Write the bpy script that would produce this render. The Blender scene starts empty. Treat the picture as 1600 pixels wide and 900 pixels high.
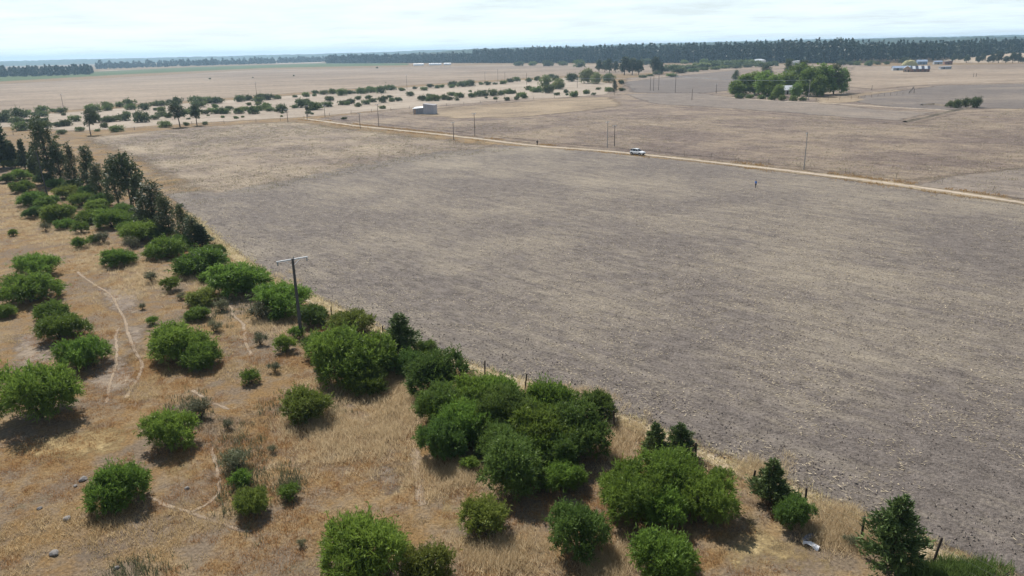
import bpy, bmesh, math, random
import numpy as np
from mathutils import Vector, Matrix

random.seed(7)
rng = np.random.default_rng(7)
scene = bpy.context.scene
COL = scene.collection
R = math.radians

# ------------------------------------------------------------------ camera
W_PX, H_PX, F_PX = 1600.0, 900.0, 1155.6
CAM_H = 28.0
PITCH = math.atan(370.5 / F_PX)
ROLL = R(1.2)
_F = np.array([0, math.cos(PITCH), -math.sin(PITCH)])
_U0 = np.array([0, math.sin(PITCH), math.cos(PITCH)])
_R0 = np.array([1.0, 0, 0])
_U = _U0 * math.cos(ROLL) + _R0 * math.sin(ROLL)
_R = _R0 * math.cos(ROLL) - _U0 * math.sin(ROLL)
cam_d = bpy.data.cameras.new('camera')
cam_d.sensor_width = 36.0
cam_d.lens = F_PX / W_PX * 36.0
cam_d.clip_start = 0.5
cam_d.clip_end = 40000
cam = bpy.data.objects.new('camera', cam_d)
COL.objects.link(cam)
cam.matrix_world = Matrix(((_R[0], _U[0], -_F[0], 0), (_R[1], _U[1], -_F[1], 0), (_R[2], _U[2], -_F[2], CAM_H), (0, 0, 0, 1)))
scene.camera = cam

# ------------------------------------------------------------------ sky, sun, exposure
SUN_EL, SUN_AZ = R(50), R(-28)          # azimuth from +Y (view direction) towards +X
world = bpy.data.worlds.new('World')
scene.world = world
world.use_nodes = True
wn, wl = world.node_tree.nodes, world.node_tree.links
wn.clear()
w_out = wn.new('ShaderNodeOutputWorld')
w_bg = wn.new('ShaderNodeBackground')
w_bg.inputs['Strength'].default_value = 0.05
sky = wn.new('ShaderNodeTexSky')
sky.sky_type = 'NISHITA'
sky.sun_disc = False
sky.sun_elevation = SUN_EL
sky.sun_rotation = SUN_AZ
sky.altitude = 100
sky.air_density = 1.0
sky.dust_density = 0.6
sky.ozone_density = 1.2
# a thin, broken layer of high cloud, mapped on a flat sheet overhead
tc = wn.new('ShaderNodeTexCoord')
sep = wn.new('ShaderNodeSeparateXYZ')
wl.new(tc.outputs['Generated'], sep.inputs[0])
zc = wn.new('ShaderNodeMath'); zc.operation = 'MAXIMUM'; zc.inputs[1].default_value = 0.0
wl.new(sep.outputs['Z'], zc.inputs[0])
za = wn.new('ShaderNodeMath'); za.operation = 'ADD'; za.inputs[1].default_value = 0.05
wl.new(zc.outputs[0], za.inputs[0])
dv = wn.new('ShaderNodeVectorMath'); dv.operation = 'DIVIDE'
cmb = wn.new('ShaderNodeCombineXYZ')
for k in range(3):
    wl.new(za.outputs[0], cmb.inputs[k])
wl.new(tc.outputs['Generated'], dv.inputs[0]); wl.new(cmb.outputs[0], dv.inputs[1])
cn = wn.new('ShaderNodeTexNoise'); cn.inputs['Scale'].default_value = 0.75; cn.inputs['Detail'].default_value = 7; cn.inputs['Roughness'].default_value = 0.62
wl.new(dv.outputs[0], cn.inputs['Vector'])
cr = wn.new('ShaderNodeMapRange'); cr.inputs[1].default_value = 0.36; cr.inputs[2].default_value = 0.70; cr.inputs[3].default_value = 0.065; cr.inputs[4].default_value = 0.17
wl.new(cn.outputs['Fac'], cr.inputs[0])
# the layer is thin: clear overhead, thicker the more obliquely one looks through it
od = wn.new('ShaderNodeMath'); od.operation = 'DIVIDE'; wl.new(cr.outputs[0], od.inputs[0]); wl.new(za.outputs[0], od.inputs[1])
ng = wn.new('ShaderNodeMath'); ng.operation = 'MULTIPLY'; ng.inputs[1].default_value = -1.0; wl.new(od.outputs[0], ng.inputs[0])
ex = wn.new('ShaderNodeMath'); ex.operation = 'EXPONENT'; wl.new(ng.outputs[0], ex.inputs[0])
om = wn.new('ShaderNodeMath'); om.operation = 'SUBTRACT'; om.inputs[0].default_value = 1.0; wl.new(ex.outputs[0], om.inputs[1])
mixc = wn.new('ShaderNodeMix'); mixc.data_type = 'RGBA'
wl.new(om.outputs[0], mixc.inputs['Factor'])
wl.new(sky.outputs[0], mixc.inputs['A'])
mixc.inputs['B'].default_value = (17.6, 20.0, 21.4, 1)
wl.new(mixc.outputs['Result'], w_bg.inputs['Color'])
wl.new(w_bg.outputs[0], w_out.inputs['Surface'])

sun_d = bpy.data.lights.new('sun', 'SUN')
sun_d.energy = 5.0
sun_d.angle = R(0.5)
sun_d.color = (1.0, 0.955, 0.89)
sun = bpy.data.objects.new('sun', sun_d)
COL.objects.link(sun)
_sd = Vector((math.sin(SUN_AZ) * math.cos(SUN_EL), math.cos(SUN_AZ) * math.cos(SUN_EL), math.sin(SUN_EL)))
sun.rotation_euler = _sd.to_track_quat('Z', 'Y').to_euler()
sun.location = (-60, 100, 120)

scene.render.engine = 'CYCLES'
scene.view_settings.view_transform = 'Standard'
scene.view_settings.look = 'None'
scene.view_settings.exposure = 0.42
scene.view_settings.gamma = 1.0
scene.view_settings.use_curve_mapping = False
scene.cycles.max_bounces = 6
scene.cycles.transparent_max_bounces = 12
scene.cycles.use_denoising = True

# ------------------------------------------------------------------ helpers
CAM = np.array([0, 0, CAM_H])
def ray(x, y):
    return _F * F_PX + _R * (x - 800) + _U * (450 - y)
def gp(x, y, z=0.0):
    """survey: the place on level z that lies under a given spot of the photograph"""
    d = ray(x, y); t = (z - CAM_H) / d[2]
    return CAM + d * t
def g2(x, y):
    p = gp(x, y); return (float(p[0]), float(p[1]))
def depth(p):
    return float(np.dot(np.asarray(p, float) - CAM, _F))
def height_at(b, ty):
    """height of something standing at b whose top is at image row ty"""
    lo, hi = 0.0, 80.0
    for _ in range(40):
        m = (lo + hi) / 2
        v = np.array([b[0], b[1], m]) - CAM
        if 450 - F_PX * np.dot(v, _U) / np.dot(v, _F) > ty: lo = m
        else: hi = m
    return lo

def tag(o, label=None, cat=None, group=None, kind=None):
    if label: o['label'] = label
    if cat: o['category'] = cat
    if group: o['group'] = group
    if kind: o['kind'] = kind
    return o
def link(name, me, mats=None, parent=None):
    o = bpy.data.objects.new(name, me); COL.objects.link(o)
    if mats is not None and me is not None and len(me.materials) == 0:
        for m in (mats if isinstance(mats, (list, tuple)) else [mats]): me.materials.append(m)
    if parent is not None: o.parent = parent
    return o
def empty(name, loc, rz=0.0):
    o = bpy.data.objects.new(name, None); COL.objects.link(o)
    o.location = loc; o.rotation_euler = (0, 0, rz); o.empty_display_size = 0.3
    return o

def mesh_np(name, V, faces_n, tint=None, mat_idx=None):
    """V (N,3); faces consecutive with faces_n verts each (3 or 4)"""
    V = np.ascontiguousarray(V, dtype=np.float32); n = len(V); nf = n // faces_n
    me = bpy.data.meshes.new(name)
    me.vertices.add(n); me.vertices.foreach_set('co', V.ravel())
    me.loops.add(n); me.loops.foreach_set('vertex_index', np.arange(n, dtype=np.int32))
    me.polygons.add(nf); me.polygons.foreach_set('loop_start', np.arange(0, n, faces_n, dtype=np.int32))
    if tint is not None:
        a = me.attributes.new('tint', 'FLOAT', 'FACE'); a.data.foreach_set('value', np.ascontiguousarray(tint, dtype=np.float32))
    if mat_idx is not None:
        me.polygons.foreach_set('material_index', np.ascontiguousarray(mat_idx, dtype=np.int32))
    me.update(calc_edges=True)
    return me

def tube_pd(path, radii, n=6):
    """verts, faces of a tapered tube along path"""
    vs, fs = [], []
    path = [Vector(p) for p in path]
    for i, p in enumerate(path):
        t = (path[min(i + 1, len(path) - 1)] - path[max(i - 1, 0)]).normalized()
        a = t.orthogonal().normalized() if abs(t.z) < 0.95 else Vector((1, 0, 0)).cross(t).normalized()
        b = t.cross(a)
        for k in range(n):
            an = 2 * math.pi * k / n
            vs.append(p + (a * math.cos(an) + b * math.sin(an)) * radii[i])
    for i in range(len(path) - 1):
        for k in range(n):
            fs.append((i * n + k, i * n + (k + 1) % n, (i + 1) * n + (k + 1) % n, (i + 1) * n + k))
    fs.append(tuple(range(n))[::-1]); fs.append(tuple(range((len(path) - 1) * n, len(path) * n)))
    return [tuple(v) for v in vs], fs
class MB:
    def __init__(s): s.v, s.f, s.m = [], [], []
    def add(s, v, f, m=0):
        o = len(s.v); s.v += [tuple(map(float, q)) for q in v]; s.f += [tuple(i + o for i in q) for q in f]; s.m += [m] * len(f); return s
    def tube(s, path, radii, n=6, m=0): return s.add(*tube_pd(path, radii, n), m)
    def box(s, c, d, m=0, rz=0.0, taper=1.0):
        x, y, z = d[0] / 2, d[1] / 2, d[2] / 2; v = []
        for sz, k in ((-1, 1.0), (1, taper)):
            for sx, sy in ((-1, -1), (1, -1), (1, 1), (-1, 1)):
                px, py = sx * x * k, sy * y * k
                v.append((c[0] + px * math.cos(rz) - py * math.sin(rz), c[1] + px * math.sin(rz) + py * math.cos(rz), c[2] + sz * z))
        return s.add(v, [(3, 2, 1, 0), (4, 5, 6, 7), (0, 1, 5, 4), (1, 2, 6, 5), (2, 3, 7, 6), (3, 0, 4, 7)], m)
    def mesh(s, name):
        me = bpy.data.meshes.new(name); me.from_pydata(s.v, [], s.f)
        if any(s.m): me.polygons.foreach_set('material_index', s.m)
        me.update(); return me
    def build(s, name, mats, parent=None): return link(name, s.mesh(name), mats, parent)

def pip(px, py, poly):
    """vectorised point in polygon"""
    inside = np.zeros(len(px), bool); n = len(poly)
    for i in range(n):
        x1, y1 = poly[i]; x2, y2 = poly[(i + 1) % n]
        c = ((y1 > py) != (y2 > py))
        with np.errstate(divide='ignore', invalid='ignore'):
            inside ^= c & (px < (x2 - x1) * (py - y1) / (y2 - y1 + 1e-12) + x1)
    return inside

# ------------------------------------------------------------------ materials
def mat_base(name, rough=0.8):
    m = bpy.data.materials.new(name); m.use_nodes = True
    nt = m.node_tree; b = nt.nodes['Principled BSDF']
    b.inputs['Roughness'].default_value = rough
    b.inputs['Specular IOR Level'].default_value = 0.25
    return m, nt, b
def _noise(nt, vec, scale, detail=4, rough=0.55):
    n = nt.nodes.new('ShaderNodeTexNoise'); n.inputs['Scale'].default_value = scale
    n.inputs['Detail'].default_value = detail; n.inputs['Roughness'].default_value = rough
    if vec is not None: nt.links.new(vec, n.inputs['Vector'])
    return n.outputs['Fac']
def _range(nt, v, a, b, c=0.0, d=1.0):
    n = nt.nodes.new('ShaderNodeMapRange'); nt.links.new(v, n.inputs[0])
    for i, q in enumerate((a, b, c, d)): n.inputs[i + 1].default_value = q
    return n.outputs[0]
def _math(nt, op, a, b=None):
    n = nt.nodes.new('ShaderNodeMath'); n.operation = op
    for i, q in enumerate((a, b)):
        if q is None: continue
        if isinstance(q, (int, float)): n.inputs[i].default_value = q
        else: nt.links.new(q, n.inputs[i])
    return n.outputs[0]
def _mix(nt, f, a, b):
    n = nt.nodes.new('ShaderNodeMix'); n.data_type = 'RGBA'
    for key, q in (('Factor', f), ('A', a), ('B', b)):
        if isinstance(q, (int, float)): n.inputs[key].default_value = q
        elif isinstance(q, tuple): n.inputs[key].default_value = (*q, 1)
        else: nt.links.new(q, n.inputs[key])
    return n.outputs['Result']
def _mapped(nt, pos, ang, sx, sy):
    a = nt.nodes.new('ShaderNodeMapping'); a.inputs['Rotation'].default_value = (0, 0, ang); nt.links.new(pos, a.inputs['Vector'])
    b = nt.nodes.new('ShaderNodeMapping'); b.inputs['Scale'].default_value = (sx, sy, 1); nt.links.new(a.outputs[0], b.inputs['Vector'])
    return b.outputs[0]
def _edge_alpha(nt, bsdf, pos, scale, soft=1.6):
    at = nt.nodes.new('ShaderNodeAttribute'); at.attribute_name = 'edge'
    n = _noise(nt, pos, scale, 6, 0.65)
    v = _math(nt, 'ADD', _math(nt, 'MULTIPLY', at.outputs['Fac'], 1.7), _math(nt, 'MULTIPLY', _math(nt, 'SUBTRACT', n, 0.5), 2.2))
    f = _range(nt, v, 0.55, 0.55 + 1.0 / soft)
    tr = nt.nodes.new('ShaderNodeBsdfTransparent'); mx = nt.nodes.new('ShaderNodeMixShader')
    nt.links.new(f, mx.inputs[0]); nt.links.new(tr.outputs[0], mx.inputs[1]); nt.links.new(bsdf.outputs[0], mx.inputs[2])
    nt.links.new(mx.outputs[0], nt.nodes['Material Output'].inputs['Surface'])

def soil(name, dark, light, straw, ang, amt=0.5, fine=2.0, streak=0.35, patch=0.03, bump=0.6, edge=0.5, bdist=0.12, stretch=0.12):
    """tilled or bare earth with straw lying along the direction it was worked in"""
    m, nt, b = mat_base(name, 0.95)
    b.inputs['Specular IOR Level'].default_value = 0.1
    g = nt.nodes.new('ShaderNodeNewGeometry'); pos = g.outputs['Position']
    A = _noise(nt, pos, fine, 8, 0.72)
    A2 = _noise(nt, pos, fine * 0.13, 5, 0.6)
    mp = _mapped(nt, pos, -ang, stretch, 1.0)
    B = _noise(nt, mp, streak, 6, 0.68)
    B2 = _noise(nt, _mapped(nt, pos, -ang, 0.25, 1.0), streak * 5, 5, 0.7)
    C = _noise(nt, pos, patch, 4, 0.55)
    K = _noise(nt, _mapped(nt, pos, -ang, 0.55, 1.0), fine * 0.3, 3, 0.6)
    base = _mix(nt, _range(nt, _math(nt, 'ADD', _math(nt, 'ADD', _math(nt, 'MULTIPLY', A, 0.55), _math(nt, 'MULTIPLY', K, 0.22)), _math(nt, 'MULTIPLY', A2, 0.23)), 0.38, 0.62), dark, light)
    s = _math(nt, 'ADD', _math(nt, 'ADD', _math(nt, 'MULTIPLY', B, 0.32), _math(nt, 'MULTIPLY', B2, 0.26)), _math(nt, 'MULTIPLY', C, 0.42))
    f = _range(nt, s, 0.58 - 0.22 * amt, 0.79 - 0.22 * amt)
    f = _math(nt, 'MULTIPLY', f, _range(nt, A, 0.3, 0.62, 0.35, 1.0))
    col = _mix(nt, f, base, straw)
    nt.links.new(col, b.inputs['Base Color'])
    bp = nt.nodes.new('ShaderNodeBump'); bp.inputs['Strength'].default_value = bump; bp.inputs['Distance'].default_value = bdist
    nt.links.new(_math(nt, 'ADD', A, _math(nt, 'MULTIPLY', K, 1.2)), bp.inputs['Height']); nt.links.new(bp.outputs[0], b.inputs['Normal'])
    if edge: _edge_alpha(nt, b, pos, edge)
    return m

def pasture(name, edge=None):
    """summer-dry grassland: ochre grass, pale straw, grey bare earth, a little green"""
    m, nt, b = mat_base(name, 0.95); b.inputs['Specular IOR Level'].default_value = 0.1
    g = nt.nodes.new('ShaderNodeNewGeometry'); pos = g.outputs['Position']
    big = _noise(nt, pos, 0.09, 5, 0.6); mid = _noise(nt, pos, 0.55, 6, 0.65); fine = _noise(nt, pos, 4.5, 7, 0.72)
    big2 = _noise(nt, _mapped(nt, pos, 0.7, 1, 0.6), 0.16, 5, 0.6); grn = _noise(nt, _mapped(nt, pos, 2.1, 1, 1), 0.22, 5, 0.6)
    ochre = _mix(nt, _range(nt, fine, 0.3, 0.7), (0.088, 0.054, 0.024), (0.305, 0.195, 0.088))
    strw = _mix(nt, _range(nt, fine, 0.3, 0.7), (0.135, 0.095, 0.052), (0.40, 0.30, 0.172))
    bare = _mix(nt, _range(nt, fine, 0.3, 0.7), (0.070, 0.053, 0.039), (0.235, 0.184, 0.137))
    c = _mix(nt, _range(nt, _math(nt, 'ADD', _math(nt, 'MULTIPLY', big, 0.6), _math(nt, 'MULTIPLY', mid, 0.4)), 0.46, 0.60), ochre, strw)
    c = _mix(nt, _range(nt, _math(nt, 'ADD', _math(nt, 'MULTIPLY', big2, 0.55), _math(nt, 'MULTIPLY', mid, 0.45)), 0.45, 0.56, 0, 0.85), c, bare)
    c = _mix(nt, _range(nt, _math(nt, 'ADD', _math(nt, 'MULTIPLY', grn, 0.6), _math(nt, 'MULTIPLY', mid, 0.4)), 0.58, 0.70, 0, 0.45), c, (0.115, 0.115, 0.045))
    nt.links.new(c, b.inputs['Base Color'])
    bp = nt.nodes.new('ShaderNodeBump'); bp.inputs['Strength'].default_value = 0.7; bp.inputs['Distance'].default_value = 0.2
    nt.links.new(_math(nt, 'ADD', _math(nt, 'MULTIPLY', mid, 0.6), fine), bp.inputs['Height']); nt.links.new(bp.outputs[0], b.inputs['Normal'])
    if edge: _edge_alpha(nt, b, pos, edge)
    return m

def leaf(name, dark, light, transl=0.35, rough=0.55, vary=0.24, tcol=None):
    m, nt, b = mat_base(name, rough)
    at = nt.nodes.new('ShaderNodeAttribute'); at.attribute_name = 'tint'
    oi = nt.nodes.new('ShaderNodeObjectInfo')
    c = _mix(nt, at.outputs['Fac'], dark, light)
    hs = nt.nodes.new('ShaderNodeHueSaturation'); nt.links.new(c, hs.inputs['Color'])
    nt.links.new(_range(nt, oi.outputs['Random'], 0, 1, 1 - vary, 1 + vary), hs.inputs['Value'])
    nt.links.new(_range(nt, _math(nt, 'FRACT', _math(nt, 'MULTIPLY', oi.outputs['Random'], 7.31)), 0, 1, 0.485, 0.512), hs.inputs['Hue'])
    nt.links.new(hs.outputs[0], b.inputs['Base Color'])
    tl = nt.nodes.new('ShaderNodeBsdfTranslucent'); nt.links.new(hs.outputs[0], tl.inputs['Color'])
    mx = nt.nodes.new('ShaderNodeMixShader'); mx.inputs[0].default_value = transl
    nt.links.new(b.outputs[0], mx.inputs[1]); nt.links.new(tl.outputs[0], mx.inputs[2])
    nt.links.new(mx.outputs[0], nt.nodes['Material Output'].inputs['Surface'])
    return m

def plain(name, col, rough=0.7, var=0.25, scale=3.0, metal=0.0, col2=None, stretch=(1, 1, 1), spec=0.3):
    m, nt, b = mat_base(name, rough); b.inputs['Metallic'].default_value = metal; b.inputs['Specular IOR Level'].default_value = spec
    tcn = nt.nodes.new('ShaderNodeTexCoord')
    mp = nt.nodes.new('ShaderNodeMapping'); mp.inputs['Scale'].default_value = stretch; nt.links.new(tcn.outputs['Object'], mp.inputs['Vector'])
    n = _noise(nt, mp.outputs[0], scale, 6, 0.65)
    lo = tuple(c * (1 - var) for c in col); hi = col2 or tuple(min(1, c * (1 + var)) for c in col)
    nt.links.new(_mix(nt, _range(nt, n, 0.3, 0.7), lo, hi), b.inputs['Base Color'])
    nt.links.new(_range(nt, n, 0.3, 0.7, rough * 0.85, min(1, rough * 1.15)), b.inputs['Roughness'])
    return m

ROAD_ANG = math.atan2(-62.7, 59.4)           # the track and the rows of the near field run this way
FURROW = ROAD_ANG
M = {}
M['pasture'] = pasture('dry_pasture')
M['plough'] = soil('ploughed_earth', (0.072, 0.061, 0.054), (0.232, 0.200, 0.178), (0.375, 0.322, 0.240), FURROW, 0.55, 4.0, 0.45, 0.035, 1.0, 0.5, 0.25, 0.22)
M['stubble'] = soil('stubble', (0.085, 0.065, 0.054), (0.280, 0.228, 0.190), (0.46, 0.375, 0.265), FURROW, 0.66, 1.9, 0.22, 0.035, 1.0, 0.12, 0.5, 0.35)
M['stubble2'] = soil('stubble_brown', (0.080, 0.060, 0.051), (0.255, 0.202, 0.171), (0.43, 0.345, 0.240), FURROW, 0.58, 1.7, 0.18, 0.03, 1.0, 0.2, 0.6, 0.35)
M['margin'] = soil('field_margin', (0.18, 0.14, 0.095), (0.42, 0.34, 0.24), (0.60, 0.51, 0.365), ROAD_ANG, 0.8, 2.4, 0.5, 0.1, 0.8, 0.9)
M['track'] = soil('track_dirt', (0.25, 0.205, 0.158), (0.44, 0.37, 0.295), (0.49, 0.415, 0.33), ROAD_ANG, 0.5, 2.5, 0.8, 0.2, 0.4, 0.7)
M['verge'] = soil('track_verge', (0.125, 0.097, 0.064), (0.32, 0.255, 0.172), (0.43, 0.352, 0.24), ROAD_ANG, 0.5, 1.6, 0.5, 0.08, 0.8, 0.3)
M['tanfield'] = soil('tan_field', (0.105, 0.079, 0.056), (0.28, 0.218, 0.155), (0.41, 0.325, 0.220), R(20), 0.6, 0.9, 0.10, 0.02, 0.9, 0.06, 0.4, 0.3)
M['greyplough'] = soil('grey_ploughland', (0.108, 0.090, 0.078), (0.235, 0.198, 0.170), (0.355, 0.292, 0.222), FURROW, 0.45, 0.9, 0.10, 0.015, 0.8, 0.10, 0.4, 0.12)
M['darkplough'] = soil('dark_ploughland', (0.092, 0.078, 0.071), (0.185, 0.158, 0.141), (0.31, 0.256, 0.198), R(12), 0.42, 0.7, 0.06, 0.012, 0.8, 0.06, 0.4, 0.08)
M['pale'] = soil('pale_earth', (0.18, 0.145, 0.112), (0.345, 0.288, 0.232), (0.45, 0.385, 0.31), R(25), 0.6, 0.45, 0.10, 0.012, 0.6, 0.06, 0.4, 0.15)
M['farfield'] = soil('far_field', (0.115, 0.086, 0.066), (0.255, 0.200, 0.153), (0.39, 0.315, 0.235), R(24), 0.60, 0.22, 0.030, 0.004, 0.6, 0.02, 0.6, 0.10)
M['greencrop'] = soil('green_crop', (0.045, 0.070, 0.025), (0.090, 0.125, 0.048), (0.13, 0.155, 0.07), R(24), 0.4, 0.2, 0.04, 0.006, 0.4, 0.02, 0.5)
M['golden'] = soil('golden_grass', (0.15, 0.105, 0.050), (0.40, 0.292, 0.142), (0.50, 0.395, 0.215), 0.9, 0.55, 3.5, 0.6, 0.2, 0.9, 1.0, 0.2)
M['path'] = soil('trodden_path', (0.18, 0.135, 0.095), (0.315, 0.248, 0.180), (0.38, 0.305, 0.225), 0.3, 0.5, 3.0, 0.8, 0.3, 0.5, 1.2)
M['bare'] = soil('bare_patch', (0.105, 0.082, 0.064), (0.255, 0.205, 0.162), (0.40, 0.32, 0.22), 0.9, 0.5, 2.6, 0.5, 0.2, 0.8, 0.9)
M['espino'] = leaf('thornbush_leaf', (0.056, 0.1, 0.015), (0.195, 0.292, 0.05), 0.42)
M['espino2'] = leaf('thornbush_leaf_yellow', (0.085, 0.115, 0.018), (0.235, 0.285, 0.06), 0.42)
M['espino3'] = leaf('thornbush_leaf_deep', (0.044, 0.084, 0.018), (0.148, 0.224, 0.05), 0.38)
M['midbush'] = leaf('bush_leaf', (0.062, 0.086, 0.036), (0.165, 0.2, 0.085), 0.35)
M['midbush2'] = leaf('bush_leaf_green', (0.078, 0.115, 0.036), (0.205, 0.262, 0.088), 0.35)
M['grey'] = leaf('grey_shrub_leaf', (0.075, 0.085, 0.045), (0.20, 0.205, 0.115), 0.3)
M['conifer'] = leaf('conifer_needle', (0.044, 0.078, 0.024), (0.14, 0.2, 0.064), 0.2)
M['euc'] = leaf('dark_tree_leaf', (0.034, 0.052, 0.022), (0.108, 0.136, 0.054), 0.25)
M['poplar'] = leaf('light_tree_leaf', (0.085, 0.138, 0.026), (0.215, 0.305, 0.07), 0.45)
M['willow'] = leaf('pale_tree_leaf', (0.115, 0.150, 0.050), (0.24, 0.28, 0.11), 0.45)
M['pine'] = leaf('forest_needle', (0.012, 0.028, 0.016), (0.038, 0.068, 0.034), 0.15, vary=0.0)
M['drygrass'] = leaf('dry_grass_blade', (0.31, 0.23, 0.108), (0.6, 0.49, 0.285), 0.6, 0.7, 0.0)
M['ochregrass'] = leaf('ochre_grass_blade', (0.215, 0.126, 0.046), (0.49, 0.315, 0.128), 0.45, 0.7, 0.0)
M['browngrass'] = leaf('brown_grass_blade', (0.15, 0.102, 0.055), (0.35, 0.252, 0.145), 0.4, 0.7, 0.0)
M['palegrass'] = leaf('pale_grass_blade', (0.36, 0.285, 0.15), (0.7, 0.6, 0.385), 0.6, 0.7, 0.0)
M['straw'] = leaf('straw_bits', (0.26, 0.215, 0.145), (0.56, 0.475, 0.335), 0.15, 0.7, 0.0)
M['clod'] = leaf('earth_clods', (0.085, 0.07, 0.06), (0.26, 0.222, 0.195), 0.0, 0.95, 0.0)
M['weed'] = leaf('green_weed', (0.06, 0.105, 0.025), (0.17, 0.25, 0.07), 0.4, 0.6, 0.0)
M['bark'] = plain('bark', (0.085, 0.066, 0.05), 0.9, 0.4, 6)
M['palebark'] = plain('pale_bark', (0.22, 0.18, 0.145), 0.9, 0.35, 3)
M['poledark'] = plain('weathered_pole', (0.075, 0.072, 0.072), 0.8, 0.3, 4, stretch=(4, 4, 0.4))
M['poleconc'] = plain('concrete_pole', (0.33, 0.31, 0.29), 0.85, 0.2, 4)
M['polewood'] = plain('wooden_pole', (0.13, 0.105, 0.085), 0.85, 0.3, 4, stretch=(4, 4, 0.4))
M['arm'] = plain('galvanised_arm', (0.60, 0.62, 0.65), 0.45, 0.12, 8, 0.2)
M['insul'] = plain('glass_insulator', (0.16, 0.19, 0.20), 0.25, 0.15, 8, 0, spec=0.5)
M['wire'] = plain('wire_metal', (0.20, 0.19, 0.18), 0.5, 0.2, 4, 0.5)
M['post'] = plain('fence_wood', (0.050, 0.038, 0.030), 0.9, 0.4, 8, stretch=(3, 3, 0.6))
M['postpale'] = plain('grey_fence_wood', (0.22, 0.185, 0.15), 0.9, 0.3, 6)
M['rock'] = plain('grey_stone', (0.20, 0.185, 0.175), 0.9, 0.45, 3)
M['shedwall'] = plain('weathered_grey_sheet', (0.40, 0.39, 0.42), 0.75, 0.25, 1.2, stretch=(4, 4, 0.3))
M['shedwall2'] = plain('dark_grey_boards', (0.28, 0.275, 0.29), 0.85, 0.3, 1.4, stretch=(4, 4, 0.3))  # a darker grey for the shed's low wall and tall roof
M['tin'] = plain('bright_tin_sheet', (0.66, 0.68, 0.70), 0.35, 0.12, 1.5, 0.35)
M['tinblue'] = plain('blue_grey_tin', (0.30, 0.37, 0.48), 0.45, 0.2, 1.0, 0.2)
M['tindark'] = plain('dark_blue_tin', (0.055, 0.065, 0.10), 0.5, 0.25, 1.0, 0.2)
M['brick'] = plain('red_brown_wall', (0.22, 0.115, 0.085), 0.85, 0.25, 2.0)
M['tanwall'] = plain('tan_wall', (0.44, 0.30, 0.215), 0.85, 0.2, 1.0)
M['whitewall'] = plain('white_wall', (0.72, 0.72, 0.70), 0.7, 0.1, 1.0)
M['plastic'] = plain('white_greenhouse_film', (0.80, 0.82, 0.83), 0.4, 0.08, 0.3)
M['bluewall'] = plain('blue_wall', (0.22, 0.30, 0.42), 0.7, 0.2, 1.0)
M['greywall'] = plain('grey_wall', (0.34, 0.35, 0.36), 0.8, 0.2, 1.0)
M['hay'] = plain('hay', (0.40, 0.36, 0.18), 0.95, 0.3, 1.0)
M['window'] = plain('window_glass', (0.02, 0.024, 0.03), 0.12, 0.3, 2.0, 0, spec=0.6)
M['doordark'] = plain('dark_door', (0.06, 0.045, 0.035), 0.7, 0.3, 2.0)
M['carpaint'] = plain('white_car_paint', (0.78, 0.79, 0.80), 0.25, 0.04, 2.0, 0, spec=0.5)
M['tyre'] = plain('tyre_rubber', (0.018, 0.018, 0.019), 0.85, 0.3, 8)
M['rim'] = plain('alloy_rim', (0.42, 0.43, 0.44), 0.35, 0.1, 8, 0.8)
M['trimblack'] = plain('black_trim', (0.022, 0.022, 0.024), 0.6, 0.3, 6)
M['lamp'] = plain('lamp_lens', (0.62, 0.65, 0.68), 0.12, 0.1, 6, 0, spec=0.6)
M['redlamp'] = plain('red_lens', (0.30, 0.015, 0.012), 0.2, 0.2, 6)
M['skin'] = plain('skin', (0.36, 0.22, 0.155), 0.6, 0.1, 8)
M['bluecloth'] = plain('blue_cloth', (0.075, 0.20, 0.52), 0.85, 0.2, 6)
M['darkcloth'] = plain('dark_trousers', (0.022, 0.021, 0.028), 0.9, 0.25, 6)
M['blackcloth'] = plain('black_cloth', (0.020, 0.014, 0.012), 0.9, 0.3, 6)
M['hair'] = plain('dark_hair', (0.016, 0.012, 0.010), 0.7, 0.3, 12)
M['shoe'] = plain('dark_shoe', (0.03, 0.028, 0.027), 0.7, 0.2, 8)
M['bagwhite'] = plain('white_plastic_scrap', (0.74, 0.74, 0.76), 0.45, 0.12, 6)
M['baggrey'] = plain('grey_plastic_scrap', (0.13, 0.145, 0.175), 0.45, 0.5, 9)
M['hillwood'] = None
# ------------------------------------------------------------------ ground and fields
def ground_sheet():
    t = np.linspace(-1, 1, 121); x = np.sinh(t * 5.2) / np.sinh(5.2) * 11000
    X, Y = np.meshgrid(x, x + 200, indexing='ij'); n = len(x)
    V = np.stack([X.ravel(), Y.ravel(), np.zeros(n * n)], 1)
    I = np.arange(n * n).reshape(n, n)
    Q = np.stack([I[:-1, :-1], I[1:, :-1], I[1:, 1:], I[:-1, 1:]], -1).reshape(-1, 4)
    me = bpy.data.meshes.new('ground'); me.from_pydata(V.tolist(), [], Q.tolist()); me.update()
    tag(link('ground', me, M['pasture']), kind='structure')
ground_sheet()

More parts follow.
